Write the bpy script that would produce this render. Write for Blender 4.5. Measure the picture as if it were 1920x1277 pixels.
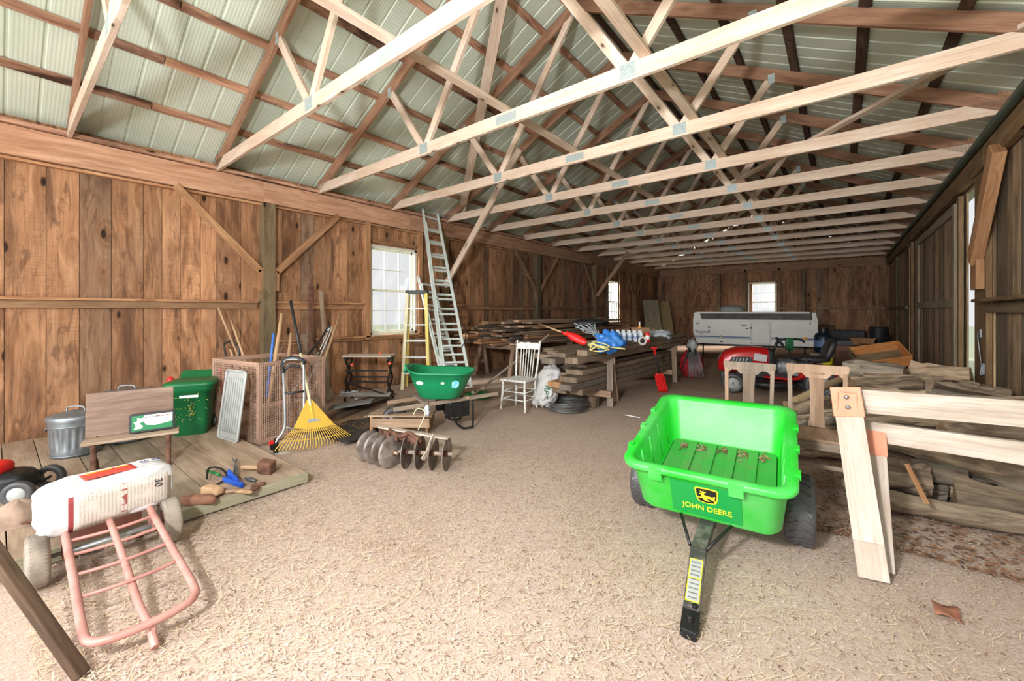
import bpy, math, random
import numpy as np
from mathutils import Vector, Matrix, Euler, noise as mnoise
D=bpy.data; PI=math.pi
for o in list(D.objects): D.objects.remove(o)
SC=bpy.context.scene; COL=SC.collection
random.seed(7); NR=np.random.RandomState(5)
# ---------------------------------------------------------------- camera
YAW=math.radians(38.57); FPX=773.7; CAMH=1.4
cam=D.objects.new('camera',D.cameras.new('camera')); COL.objects.link(cam)
cam.location=(0,0,CAMH); cam.rotation_euler=(PI/2,0,YAW)
cam.data.sensor_width=36; cam.data.lens=FPX/1920*36; cam.data.shift_y=-54.5/1920
cam.data.clip_start=.05; cam.data.clip_end=300
SC.camera=cam
# ---------------------------------------------------------------- light
SC.view_settings.view_transform='Standard'; SC.view_settings.look='None'
SC.view_settings.exposure=0.33; SC.view_settings.gamma=1; SC.view_settings.use_curve_mapping=False
w=D.worlds.new('sky'); SC.world=w; w.use_nodes=True
bg=w.node_tree.nodes['Background']; bg.inputs[0].default_value=(.97,.985,1,1); bg.inputs[1].default_value=.68
def area(name,loc,target,size,power,col=(1,1,1)):
    l=D.lights.new(name,'AREA'); l.shape='DISK'; l.size=size; l.energy=power; l.color=col
    o=D.objects.new(name,l); COL.objects.link(o); o.location=loc
    o.rotation_euler=(Vector(target)-Vector(loc)).to_track_quat('-Z','Y').to_euler(); return o
area('camera_flash',(-.75,-1.0,2.25),(-3.0,7,2.4),.35,215,(.97,.985,1))
area('open_doorway_daylight',(-2.6,-3.6,2.0),(-2.6,6,2.0),5.0,440,(.97,.985,1))
area('window_daylight',(-8.0,3.2,3.0),(-6.7,4.7,1.9),1.2,350,(1,.98,.95))
area('window_daylight',(-8.0,12.9,2.9),(-6.7,14.3,1.9),1.2,1100,(1,.98,.95))
area('window_daylight',(-1.1,20.6,3.4),(-2.4,19.2,1.9),1.2,1100,(1,.98,.95))
# ---------------------------------------------------------------- helpers
S_,C_=math.sin(YAW),math.cos(YAW)
def at(u,v,f):
    "point seen at pixel u,v of the 1920x1277 photo, f metres in front of the camera"
    r=(u-960)/FPX*f
    return Vector((-S_*f+C_*r, C_*f+S_*r, CAMH+(584-v)/FPX*f))
def G(u,v,z=0): return at(u,v,(CAMH-z)*FPX/(v-584))
def link(o,parent=None):
    COL.objects.link(o)
    if parent is not None: o.parent=parent
    return o
def tag(o,label=None,cat=None,group=None,kind=None):
    if label: o['label']=label
    if cat: o['category']=cat
    if group: o['group']=group
    if kind: o['kind']=kind
    return o
def thing(name,label,cat,loc=(0,0,0),rz=0,group=None,rot=None):
    o=D.objects.new(name,None); link(o); o.location=loc; o.rotation_euler=rot if rot else (0,0,rz)
    o.empty_display_size=.1
    return tag(o,label,cat,group)
def dup(root,loc=None,rz=None,label=None,parent=None):
    r=root.copy(); link(r)
    if parent is not None: r.parent=parent
    if loc is not None: r.location=loc
    if rz is not None: r.rotation_euler=(0,0,rz)
    if label: r['label']=label
    for ch in [c for c in D.objects if c.parent==root]: dup(ch,parent=r)
    return r
def RM(e=None):
    if e is None: return Matrix.Identity(3)
    if isinstance(e,Matrix): return e
    return Euler(e).to_matrix()
def frame(d,up=(0,0,1)):
    d=Vector(d).normalized(); up=Vector(up)
    if abs(d.dot(up.normalized()))>.98: up=Vector((0,1,0)) if abs(d.y)<.9 else Vector((1,0,0))
    x=d.cross(up).normalized(); z=x.cross(d).normalized()
    return x,z            # side, up
class MB:
    def __init__(s,org=(0,0,0)):
        s.org=Vector(org); s.v=[]; s.f=[]; s.uv=[]; s.c=[]; s.mi=[]; s.sm=[]
    def add(s,vs,fs,uvs=None,rnd=None,sm=False,mi=0):
        b=len(s.v); s.v+= [tuple(Vector(p)-s.org) for p in vs]
        if rnd is None: rnd=(random.random(),random.random(),random.random())
        for k,f in enumerate(fs):
            s.f.append([b+i for i in f])
            s.uv.append(uvs[k] if uvs else [(vs[i][0]+vs[i][1],vs[i][2]) for i in f])
            s.c.append(rnd); s.mi.append(mi); s.sm.append(sm)
        return s
    def box(s,c,size,rot=None,mi=0,taper=(1,1),rnd=None,axis=None):
        R=RM(rot); c=Vector(c); hx,hy,hz=[q/2 for q in size]
        P=[]
        for z in (-1,1):
            tx,ty=taper if z>0 else (1,1)
            for y in (-1,1):
                for x in (-1,1): P.append(Vector((x*hx*tx,y*hy*ty,z*hz)))
        L=axis if axis is not None else max(range(3),key=lambda i:size[i])
        F=[((0,2,3,1),2),((4,5,7,6),2),((0,1,5,4),1),((2,6,7,3),1),((0,4,6,2),0),((1,3,7,5),0)]
        ou,ov=random.random()*9,random.random()*9; uvs=[]
        for n,(f,ax) in enumerate(F):
            a,b=[i for i in range(3) if i!=ax]
            if b==L: pass
            elif a==L: a,b=b,a
            uvs.append([(P[i][a]+ou+n*.37,P[i][b]+ov) for i in f])
        s.add([R@p+c for p in P],[f for f,_ in F],uvs,rnd,False,mi); return s
    def beam(s,p0,p1,w,h,up=(0,0,1),mi=0,rnd=None,w1=None,h1=None):
        p0=Vector(p0);p1=Vector(p1); d=p1-p0; L=d.length
        x,z=frame(d,up); w1=w1 or w; h1=h1 or h
        P=[]; 
        for p,ww,hh in ((p0,w,h),(p1,w1,h1)):
            for a,b in ((-1,-1),(1,-1),(1,1),(-1,1)): P.append(p+x*(a*ww/2)+z*(b*hh/2))
        ou,ov=random.random()*9,random.random()*9
        F=[];U=[];acc=0
        for k in range(4):
            k2=(k+1)%4; wd=(w if k%2==0 else h)
            F.append((k,k+4,k2+4,k2)); U.append([(ou+acc,ov),(ou+acc,ov+L),(ou+acc+wd,ov+L),(ou+acc+wd,ov)]); acc+=wd
        F.append((0,1,2,3)); U.append([(ou,ov),(ou+w,ov),(ou+w,ov+h*.3),(ou,ov+h*.3)])
        F.append((7,6,5,4)); U.append([(ou,ov),(ou+w,ov),(ou+w,ov+h*.3),(ou,ov+h*.3)])
        s.add(P,F,U,rnd,False,mi); return s
    def tube(s,pts,r,seg=10,closed=False,mi=0,rnd=None,squash=1,cap=True):
        pts=[Vector(p) for p in pts]; n=len(pts)
        rs=r if isinstance(r,(list,tuple)) else [r]*n
        T=[]
        for i in range(n):
            a=pts[i-1] if (i>0 or closed) else pts[i]; b=pts[(i+1)%n] if (i<n-1 or closed) else pts[i]
            t=(b-a); T.append(t.normalized() if t.length>1e-9 else Vector((0,0,1)))
        x,_=frame(T[0]); V=[];acc=0;vv=[]
        for i in range(n):
            x=(x-T[i]*x.dot(T[i])).normalized(); y=T[i].cross(x)
            if i: acc+=(pts[i]-pts[i-1]).length
            vv.append(acc)
            for k in range(seg):
                a=2*PI*k/seg; V.append(pts[i]+(x*math.cos(a)+y*math.sin(a)*squash)*rs[i])
        F=[];U=[]; ou=random.random()*5
        for i in range(n if closed else n-1):
            j=(i+1)%n
            for k in range(seg):
                k2=(k+1)%seg; F.append((i*seg+k,i*seg+k2,j*seg+k2,j*seg+k))
                u0=ou+k/seg*2*PI*rs[i]; u1=ou+(k+1)/seg*2*PI*rs[i]; va=vv[i]; vb=vv[j] if j else acc+.05
                U.append([(u0,va),(u1,va),(u1,vb),(u0,vb)])
        s.add(V,F,U,rnd,True,mi)
        if not closed and cap:
            b=len(s.v)-len(V)
            for idx,rev in ((0,True),(n-1,False)):
                f=[b+idx*seg+k for k in range(seg)]
                if rev: f=f[::-1]
                s.f.append(f); s.uv.append([(k*.01,0) for k in range(seg)]); s.c.append(s.c[-1]); s.mi.append(mi); s.sm.append(False)
        return s
    def lathe(s,prof,c=(0,0,0),rot=None,seg=32,mi=0,sx=1,sy=1,sm=True,flute=None,rnd=None):
        R=RM(rot); c=Vector(c); V=[];F=[];U=[]
        for i,(r,z) in enumerate(prof):
            for k in range(seg):
                a=2*PI*k/seg; rr=r
                if flute: rr=r+flute(i,a,z)
                V.append(R@Vector((rr*math.cos(a)*sx,rr*math.sin(a)*sy,z))+c)
        for i in range(len(prof)-1):
            for k in range(seg):
                k2=(k+1)%seg; F.append((i*seg+k,i*seg+k2,(i+1)*seg+k2,(i+1)*seg+k))
                U.append([(k/seg,prof[i][1]),((k+1)/seg,prof[i][1]),((k+1)/seg,prof[i+1][1]),(k/seg,prof[i+1][1])])
        s.add(V,F,U,rnd,sm,mi)
        return s
    def disc(s,c,r,n=(0,0,1),seg=32,mi=0,sx=1,sy=1):
        x,z=frame(n); y=Vector(n).normalized().cross(x); c=Vector(c)
        s.add([c+x*math.cos(2*PI*k/seg)*r*sx+y*math.sin(2*PI*k/seg)*r*sy for k in range(seg)],[tuple(range(seg))],None,None,False,mi); return s
    def prism(s,poly,t,M=None,mi=0,rnd=None,sm=False):
        "poly: 2d points in the local xy plane, extruded along local z from -t/2 to t/2"
        M=M or Matrix.Identity(4); n=len(poly)
        a=sum(poly[i][0]*poly[(i+1)%n][1]-poly[(i+1)%n][0]*poly[i][1] for i in range(n))
        if a<0: poly=poly[::-1]
        V=[M@Vector((x,y,-t/2)) for x,y in poly]+[M@Vector((x,y,t/2)) for x,y in poly]
        ou,ov=random.random()*9,random.random()*9
        F=[tuple(range(n))[::-1],tuple(range(n,2*n))]
        U=[[(poly[i][0]+ou,poly[i][1]+ov) for i in range(n)][::-1],[(p[0]+ou,p[1]+ov) for p in poly]]
        for i in range(n):
            j=(i+1)%n; F.append((i,j,j+n,i+n)); L=math.hypot(poly[j][0]-poly[i][0],poly[j][1]-poly[i][1])
            U.append([(ou,ov),(ou,ov+L),(ou+t,ov+L),(ou+t,ov)])
        s.add(V,F,U,rnd,sm,mi); return s
    def grid(s,fn,nu,nv,mi=0,sm=True,wrap=False,rnd=None):
        V=[Vector(fn(i/(nu-1) if not wrap else i/nu,j/(nv-1))) for j in range(nv) for i in range(nu)]
        F=[];U=[]
        for j in range(nv-1):
            for i in range(nu if wrap else nu-1):
                i2=(i+1)%nu; F.append((j*nu+i,j*nu+i2,(j+1)*nu+i2,(j+1)*nu+i)); U.append([(i/nu,j/nv),((i+1)/nu,j/nv),((i+1)/nu,(j+1)/nv),(i/nu,(j+1)/nv)])
        s.add(V,F,U,rnd,sm,mi); return s
    def blob(s,c,r,rot=None,amp=.0,fq=3,nu=24,nv=14,mi=0,p=1,seed=None):
        R=RM(rot); c=Vector(c); sd=Vector((random.random()*50,0,0)) if seed is None else Vector((seed,0,0))
        def sp(q): return math.copysign(abs(q)**p,q)
        def fn(u,v):
            a=u*2*PI; b=(v-.5)*PI
            q=Vector((sp(math.cos(b))*sp(math.cos(a)),sp(math.cos(b))*sp(math.sin(a)),sp(math.sin(b))))
            k=1+amp*mnoise.noise(q*fq+sd)
            return R@Vector((q.x*r[0]*k,q.y*r[1]*k,q.z*r[2]*k))+c
        s.grid(fn,nu,nv,mi,True,True); return s
    def build(s,name,mat,parent=None,label=None,cat=None,group=None,kind=None,bevel=0,solid=0,sub=0,seg=2):
        me=D.meshes.new(name); me.from_pydata(s.v,[],s.f)
        uvl=me.uv_layers.new(name='UVMap'); uvl.data.foreach_set('uv',[q for f in s.uv for p in f for q in p])
        ca=me.color_attributes.new('rnd','FLOAT_COLOR','CORNER')
        ca.data.foreach_set('color',[q for f,c in zip(s.f,s.c) for _ in f for q in (c[0],c[1],c[2],1)])
        me.polygons.foreach_set('material_index',s.mi); me.polygons.foreach_set('use_smooth',s.sm)
        for m in (mat if isinstance(mat,(list,tuple)) else [mat]): me.materials.append(m)
        me.update(); o=D.objects.new(name,me); link(o,parent)
        if parent is None: o.location=s.org
        tag(o,label,cat,group,kind)
        if solid: q=o.modifiers.new('t','SOLIDIFY'); q.thickness=solid; q.offset=0
        if bevel: q=o.modifiers.new('b','BEVEL'); q.width=bevel; q.segments=seg; q.limit_method='ANGLE'; q.harden_normals=False
        if sub: q=o.modifiers.new('s','SUBSURF'); q.levels=sub; q.render_levels=sub
        return o
def bez(p,n=12):
    "smooth polyline through the points (catmull-rom)"
    p=[Vector(q) for q in p]; out=[]
    for i in range(len(p)-1):
        a=p[max(i-1,0)];b=p[i];c=p[i+1];d=p[min(i+2,len(p)-1)]
        for k in range(n):
            t=k/n; out.append(.5*((2*b)+(c-a)*t+(2*a-5*b+4*c-d)*t*t+(3*b-a-3*c+d)*t**3))
    out.append(p[-1]); return out
def rrect(w,h,r,n=5):
    P=[]
    for cx,cy,a0 in ((w/2-r,h/2-r,0),(-w/2+r,h/2-r,90),(-w/2+r,-h/2+r,180),(w/2-r,-h/2+r,270)):
        for k in range(n+1):
            a=math.radians(a0+90*k/n); P.append((cx+r*math.cos(a),cy+r*math.sin(a)))
    return P
def text(name,body,size,mat,parent,M,ext=.001,sx=1,label=None):
    cu=D.curves.new(name,'FONT'); cu.body=body; cu.size=size; cu.extrude=ext; cu.align_x='CENTER'; cu.align_y='CENTER'; cu.resolution_u=3
    t=D.objects.new(name,cu); COL.objects.link(t)
    me=D.meshes.new_from_object(t); D.objects.remove(t)
    o=D.objects.new(name,me); link(o,parent); me.materials.clear(); me.materials.append(mat)
    me.transform(Matrix.Diagonal((sx,1,1,1))); me.transform(M); me.name=name
    if label: o['label']=label
    return o
def place(loc,x,y):
    "4x4 with local x, y axes given and z = x cross y"
    x=Vector(x).normalized(); y=Vector(y); y=(y-x*y.dot(x)).normalized(); z=x.cross(y)
    M=Matrix((x,y,z)).transposed().to_4x4(); M.translation=Vector(loc); return M
# ---------------------------------------------------------------- materials
class NT:
    def __init__(s,name):
        s.m=D.materials.new(name); s.m.use_nodes=True; s.t=s.m.node_tree; s.t.nodes.clear()
        s.out=s.n('ShaderNodeOutputMaterial'); s.b=s.n('ShaderNodeBsdfPrincipled'); s.l(s.b.outputs[0],s.out.inputs[0])
    def n(s,ty,**k):
        q=s.t.nodes.new(ty)
        for a,v in k.items(): setattr(q,a,v)
        return q
    def l(s,a,b): s.t.links.new(a,b)
    def inp(s,q,k,v):
        if hasattr(v,'links') or isinstance(v,bpy.types.NodeSocket): s.l(v,q.inputs[k])
        else: q.inputs[k].default_value=v
    def noise(s,vec,scale,detail=3,rough=.5,dist=0):
        q=s.n('ShaderNodeTexNoise'); s.l(vec,q.inputs['Vector']); q.inputs['Scale'].default_value=scale; q.inputs['Detail'].default_value=detail
        q.inputs['Roughness'].default_value=rough; q.inputs['Distortion'].default_value=dist; return q.outputs['Fac']
    def scale(s,vec,sc,off=None):
        q=s.n('ShaderNodeMapping'); s.l(vec,q.inputs[0]); q.inputs['Scale'].default_value=sc
        if off is not None: s.inp(q,'Location',off)
        return q.outputs[0]
    def ramp(s,f,stops):
        q=s.n('ShaderNodeMapRange'); s.l(f,q.inputs[0]); a,b,c,d=stops
        q.inputs[1].default_value=a;q.inputs[2].default_value=b;q.inputs[3].default_value=c;q.inputs[4].default_value=d; return q.outputs[0]
    def mix(s,f,a,b,mode='MIX'):
        q=s.n('ShaderNodeMix',data_type='RGBA',blend_type=mode); s.inp(q,0,f); s.inp(q,6,a); s.inp(q,7,b); return q.outputs[2]
    def math(s,op,a,b=0):
        q=s.n('ShaderNodeMath',operation=op); s.inp(q,0,a); s.inp(q,1,b); return q.outputs[0]
    def bump(s,h,st,dist=.01):
        q=s.n('ShaderNodeBump'); s.l(h,q.inputs['Height']); q.inputs['Strength'].default_value=st; q.inputs['Distance'].default_value=dist; s.l(q.outputs[0],s.b.inputs['Normal'])
def rgb(r,g,b): # sRGB 0-255 to linear
    f=lambda c:(c/255/12.92 if c<=10 else ((c/255+.055)/1.055)**2.4)
    return (f(r),f(g),f(b),1)
def wood(name,c1,c2,dark,knots=.0,stain=.0,var=.35,grain=1,rough=.8,grey=None,greyf=.0,ks=1,falloffY=None,wf=3.2,saw=0):
    n=NT(name); uv=n.n('ShaderNodeUVMap').outputs[0]
    at_=n.n('ShaderNodeAttribute',attribute_name='rnd'); sep=n.n('ShaderNodeSeparateColor'); n.l(at_.outputs['Color'],sep.inputs[0])
    r,g,b=sep.outputs
    off=n.n('ShaderNodeVectorMath',operation='SCALE'); n.l(at_.outputs['Color'],off.inputs[0]); off.inputs['Scale'].default_value=17
    ad=n.n('ShaderNodeVectorMath',operation='ADD'); n.l(uv,ad.inputs[0]); n.l(off.outputs[0],ad.inputs[1]); uv=ad.outputs[0]
    # knots warp the grain round them
    vor=n.n('ShaderNodeTexVoronoi'); n.l(n.scale(uv,(4.2*ks,1.75*ks,1)),vor.inputs['Vector']); vor.inputs['Scale'].default_value=1
    dist=vor.outputs['Distance']; vs=n.n('ShaderNodeSeparateColor'); n.l(vor.outputs['Color'],vs.inputs[0])
    has=n.ramp(vs.outputs[0],(1-knots-.001,1-knots+.001,0,1)) if knots else None
    warp=n.noise(n.scale(uv,(1.5,.45,1)),2.2,2,.5,.3)
    sx=n.n('ShaderNodeSeparateXYZ'); n.l(uv,sx.inputs[0])
    u2=n.math('ADD',n.math('MULTIPLY',sx.outputs[0],14),n.math('MULTIPLY',warp,wf))
    if knots: u2=n.math('ADD',u2,n.math('MULTIPLY',n.math('MULTIPLY',n.ramp(dist,(0,.45,1,0)),has),3.5))
    cx=n.n('ShaderNodeCombineXYZ'); n.l(u2,cx.inputs[0]); n.l(n.math('MULTIPLY',sx.outputs[1],1.3),cx.inputs[1])
    g1=n.noise(cx.outputs[0],1.0,5,.62,.0)
    g2=n.noise(n.scale(uv,(90,3,1)),1.0,3,.6)
    f=n.ramp(g1,(.34,.66,0,1)); col=n.mix(f,c1,c2)
    if grey:
        gf=n.noise(n.scale(uv,(1.5,.5,1)),1.0,4,.6,.4)
        m=n.math('ADD',n.math('MULTIPLY',n.ramp(g,(1-greyf-.1,1-greyf+.1,0,1)),.75),n.math('MULTIPLY',n.ramp(gf,(.5,.7,0,1)),.3))
        if falloffY:
            gp=n.n('ShaderNodeNewGeometry'); gs=n.n('ShaderNodeSeparateXYZ'); n.l(gp.outputs['Position'],gs.inputs[0])
            m=n.math('ADD',m,n.ramp(gs.outputs[1],(falloffY[0],falloffY[1],0,falloffY[2])))  # greying along the barn paints the flash falloff into the wood colour
        m=n.math('MINIMUM',m,1.0); col=n.mix(m,col,n.mix(f,grey,tuple(c*.6 for c in grey[:3])+(1,)))
    col=n.mix(n.math('MULTIPLY',n.ramp(g2,(.45,.75,0,1)),.45*grain),col,dark)
    vb=n.ramp(r,(0,1,1-var,1+var*.55)); 
    cc=n.n('ShaderNodeCombineColor')
    for i in range(3): n.l(vb,cc.inputs[i])
    col=n.mix(1.0,col,cc.outputs[0],'MULTIPLY')
    if stain:
        st=n.noise(n.scale(uv,(3.2,.8,1)),1.0,4,.6,.8); col=n.mix(n.math('MULTIPLY',n.ramp(st,(.52,.66,0,1)),stain),col,dark)
    if knots:
        kn=n.math('MULTIPLY',n.ramp(dist,(.085,.14,1,0)),has); halo=n.math('MULTIPLY',n.ramp(dist,(.10,.42,.6,0)),has)
        col=n.mix(halo,col,tuple(c*.6 for c in c2[:3])+(1,)); col=n.mix(kn,col,tuple(c*.28 for c in dark[:3])+(1,))
    if saw:
        sw=n.noise(n.scale(uv,(6,110,1)),1.0,2,.6); sm=n.noise(n.scale(uv,(2,1,1),(4,7,0)),1.0,2,.5)
        col=n.mix(n.math('MULTIPLY',n.math('MULTIPLY',n.ramp(sw,(.5,.7,0,1)),n.ramp(sm,(.45,.6,0,1))),saw),col,tuple(c*.55 for c in c2[:3])+(1,))
        bl=n.noise(n.scale(uv,(7,1.6,1),(1,3,0)),1.0,5,.7,1.2); col=n.mix(n.math('MULTIPLY',n.ramp(bl,(.55,.62,0,1)),.55),col,dark)
    n.inp(n.b,'Base Color',col); n.b.inputs['Roughness'].default_value=rough; n.b.inputs['Specular IOR Level'].default_value=.25
    n.bump(n.math('ADD',g1,n.math('MULTIPLY',g2,.5)),.35,.004)
    return n.m
def plain(name,c,rough=.5,metal=0,c2=None,sc=6,amt=.5,bump=0,bs=40,spec=.5,coat=0,lo=.42,hi=.68,det=4):
    n=NT(name); tc=n.n('ShaderNodeTexCoord').outputs['Object']
    if c2: n.inp(n.b,'Base Color',n.mix(n.math('MULTIPLY',n.ramp(n.noise(tc,sc,det,.62),(lo,hi,0,1)),amt),c,c2))
    else: n.b.inputs['Base Color'].default_value=c
    n.b.inputs['Roughness'].default_value=rough; n.b.inputs['Metallic'].default_value=metal; n.b.inputs['Specular IOR Level'].default_value=spec
    if coat: n.b.inputs['Coat Weight'].default_value=coat
    if bump: n.bump(n.noise(tc,bs,4,.6),bump,.004)
    return n.m
W_wall=wood('wall_boards',rgb(206,154,114),rgb(162,112,76),rgb(86,58,42),knots=1.0,stain=.75,var=.30,grey=rgb(140,122,104),greyf=.12,ks=1.1,falloffY=(5.5,12,.35),saw=.6)
W_wallR=wood('weathered_wall_boards',rgb(190,162,130),rgb(148,120,92),rgb(72,54,42),knots=.35,stain=.6,var=.4,grey=rgb(112,108,90),greyf=.35,ks=1.2)
W_beam=wood('eave_beam_wood',rgb(208,164,134),rgb(176,126,94),rgb(122,84,62),knots=.25,stain=.25,var=.15,grey=rgb(130,112,90),greyf=.0,falloffY=(7,14,.6))
W_post=wood('post_wood',rgb(150,122,88),rgb(110,84,56),rgb(70,54,38),knots=.3,stain=.3,var=.15,grey=rgb(120,110,86),greyf=.4)
W_trim=wood('girt_wood',rgb(196,148,108),rgb(150,104,70),rgb(90,60,42),knots=.2,stain=.25,var=.25,grey=rgb(130,115,92),greyf=.1,falloffY=(6,12,.7))
W_truss=wood('truss_spruce',rgb(224,204,186),rgb(204,176,152),rgb(158,126,102),knots=.25,stain=.2,var=.16,ks=2)  # pale tone puts the flash brightness on chords and webs into the colour
W_raft=wood('rafter_wood',rgb(184,142,114),rgb(146,104,80),rgb(98,68,54),knots=.25,stain=.35,var=.25,ks=1.6)
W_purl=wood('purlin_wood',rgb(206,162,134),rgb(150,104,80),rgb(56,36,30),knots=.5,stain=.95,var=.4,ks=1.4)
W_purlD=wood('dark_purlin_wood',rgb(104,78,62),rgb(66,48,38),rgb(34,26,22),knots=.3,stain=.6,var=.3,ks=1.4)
W_plat=wood('platform_boards',rgb(180,158,136),rgb(154,130,108),rgb(104,86,70),knots=.08,stain=.35,var=.14,grey=rgb(160,144,124),greyf=.3)
W_lumb=wood('rough_lumber',rgb(160,138,116),rgb(120,98,80),rgb(66,52,42),knots=.12,stain=.4,var=.45,grey=rgb(112,104,94),greyf=.35)
W_timber=wood('stacked_timber',rgb(156,136,114),rgb(124,104,86),rgb(76,62,50),knots=.1,stain=.35,var=.3,grey=rgb(120,112,102),greyf=.25)
W_fresh=wood('fresh_cut_board',rgb(206,160,116),rgb(174,124,84),rgb(120,80,54),knots=.2,stain=.2,var=.25)
W_horse=wood('sawhorse_wood',rgb(184,156,130),rgb(146,116,92),rgb(100,76,58),knots=.15,stain=.3,var=.2,grey=rgb(160,146,130),greyf=.4)
W_white=wood('bleached_board',rgb(204,192,178),rgb(178,160,144),rgb(140,118,100),knots=.12,stain=.35,var=.08,ks=1.5)
W_oak=wood('dusty_oak',rgb(186,158,132),rgb(146,116,92),rgb(98,74,56),knots=.0,stain=.35,var=.12,grey=rgb(150,138,122),greyf=.2)
W_bench=wood('bench_board',rgb(158,134,118),rgb(122,98,84),rgb(84,66,56),knots=.0,stain=.35,var=.1,grey=rgb(150,140,130),greyf=.2)
W_handle=wood('tool_handle_wood',rgb(206,172,134),rgb(176,138,102),rgb(130,96,70),knots=0,stain=.2,var=.25,grain=.6)
W_old=wood('old_dark_wood',rgb(120,96,76),rgb(82,62,48),rgb(46,36,30),knots=.2,stain=.7,var=.2,grey=rgb(150,136,122),greyf=.3)
W_draw=wood('orange_drawer_wood',rgb(206,142,84),rgb(178,114,62),rgb(130,80,44),knots=0,stain=.2,var=.1)
W_bark=wood('bark_wood',rgb(206,182,152),rgb(152,128,104),rgb(66,50,40),knots=.3,stain=.85,var=.5,grey=rgb(150,144,130),greyf=.3,rough=.95,saw=.4)
W_logend=plain('log_end_grain',rgb(170,140,108),.9,c2=rgb(120,92,68),sc=14,amt=.7)
M_galv=plain('galvanised_steel',rgb(150,156,160),.42,.75,rgb(105,112,116),9,.6)
M_plate=plain('nail_plate_zinc',rgb(172,182,180),.5,.35,rgb(140,150,150),60,.7)
M_alum=plain('ladder_aluminium',rgb(214,220,214),.45,.25,rgb(180,188,180),12,.4)
M_yel=plain('yellow_fibreglass',rgb(232,205,90),.5,0,rgb(236,226,170),4,.5)
M_yelrake=plain('yellow_rake_plastic',rgb(226,184,74),.45,0,rgb(210,170,80),8,.4)
M_cream=plain('cream_fibreglass',rgb(224,214,172),.5,0,rgb(200,190,150),6,.5)
M_black=plain('black_plastic',rgb(32,32,34),.5,0,rgb(60,58,56),8,.4)
M_blackm=plain('black_steel',rgb(26,26,28),.45,.3,rgb(50,46,42),14,.4)
M_rub=plain('black_rubber',rgb(66,66,68),.45,0,rgb(70,68,66),10,.5,bump=.2)
M_rubg=plain('dusty_grey_rubber',rgb(150,138,124),.9,0,rgb(112,102,92),14,.7,bump=.3)
M_cart=plain('cart_green_plastic',rgb(34,192,46),.42,0,rgb(104,196,112),2.2,.7,spec=.5,lo=.42,hi=.68)
M_cartd=plain('cart_bed_green',rgb(60,158,64),.6,0,rgb(110,140,90),5,.7)
M_stick=plain('green_sticker',rgb(16,140,60),.4)
M_em=plain('emblem_yellow',rgb(250,214,40),.4)
M_emb=plain('emblem_black',rgb(24,30,22),.4)
M_pink=plain('faded_pink_paint',rgb(190,138,128),.5,.1,rgb(160,104,92),7,.7)
M_bin=plain('bin_green_plastic',rgb(14,104,56),.42,0,rgb(22,84,50),5,.5)
M_tub=plain('tub_green_plastic',rgb(12,128,80),.38,0,rgb(16,112,70),5,.4)
M_rust=plain('rusty_iron',rgb(120,84,66),.85,.3,rgb(78,52,42),18,.9,bump=.4,bs=80)
M_disc=plain('worn_disc_steel',rgb(156,146,138),.5,.4,rgb(100,84,74),9,.9,lo=.38,hi=.62,bump=.15)
M_whitep=plain('chipped_white_paint',rgb(226,226,218),.6,0,rgb(176,176,166),26,.8,lo=.5,hi=.62,bump=.2)
M_winp=plain('window_white_paint',rgb(222,220,206),.6,0,rgb(186,180,160),20,.6)
M_glass=None
M_greytray=plain('grey_plastic_tray',rgb(170,172,168),.5,0,rgb(140,142,140),6,.4)
M_greytube=plain('grey_painted_tube',rgb(160,164,166),.4,.4)
M_wire=plain('rusty_wire_mesh',rgb(196,164,144),.8,.1,rgb(160,126,108),20,.7)
M_coil=plain('grey_fence_wire',rgb(130,130,128),.5,.7,rgb(90,90,90),20,.5)
M_red=plain('mower_red_paint',rgb(176,14,18),.25,.1,coat=.6)
M_redp=plain('red_plastic',rgb(222,34,30),.4)
M_orange=plain('orange_tubing',rgb(240,92,60),.45)
M_blue=plain('blue_plastic_bag',rgb(44,110,190),.35,0,rgb(90,150,210),9,.5)
M_blueh=plain('blue_handle',rgb(70,120,210),.5)
M_bluet=plain('blue_tool_grip',rgb(28,76,170),.4)
M_bag=plain('white_paper_sack',rgb(208,206,204),.7,0,rgb(178,174,172),7,.5,bump=.5,bs=9)
M_bagb=plain('beige_sack_panel',rgb(200,186,170),.75)
M_bagr=plain('red_print',rgb(226,70,58),.6)
M_ink=plain('black_print',rgb(44,40,44),.6)
M_navy=plain('navy_print',rgb(40,52,110),.6)
M_yelp=plain('yellow_print',rgb(236,196,60),.6)
M_whiteprint=plain('white_print',rgb(235,235,232),.5)
M_trail=plain('camper_white_panel',rgb(240,238,230),.4,0,rgb(222,218,206),3,.4)
M_tarp=plain('grey_camper_top',rgb(120,112,108),.7,0,rgb(84,78,76),6,.8,bump=.6,bs=8)
M_bstripe=plain('blue_stripe',rgb(92,116,160),.5)
M_amber=plain('amber_lens',rgb(246,180,90),.3)
M_redl=plain('red_lens',rgb(150,40,36),.3)
M_card=plain('cardboard',rgb(150,112,80),.8,0,rgb(128,94,66),6,.5)
M_brk=plain('salmon_bracket',rgb(214,142,112),.65,.1,rgb(196,120,92),12,.5)
M_rope=plain('yellow_rope',rgb(226,214,140),.7)
M_ghose=plain('green_hose',rgb(20,104,48),.45)
M_clear=plain('clear_plastic',rgb(200,212,220),.15,0,rgb(236,240,244),14,.6)
M_mesh=plain('dark_screen_mesh',rgb(96,96,94),.8,0,rgb(130,124,116),6,.6)
M_cab=plain('brown_cabinet',rgb(120,84,66),.6,0,rgb(96,66,52),4,.4)
M_wtape=plain('white_tape',rgb(214,208,200),.6)
M_engine=plain('engine_metal',rgb(110,112,114),.5,.5,rgb(60,60,60),12,.6)
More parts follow.
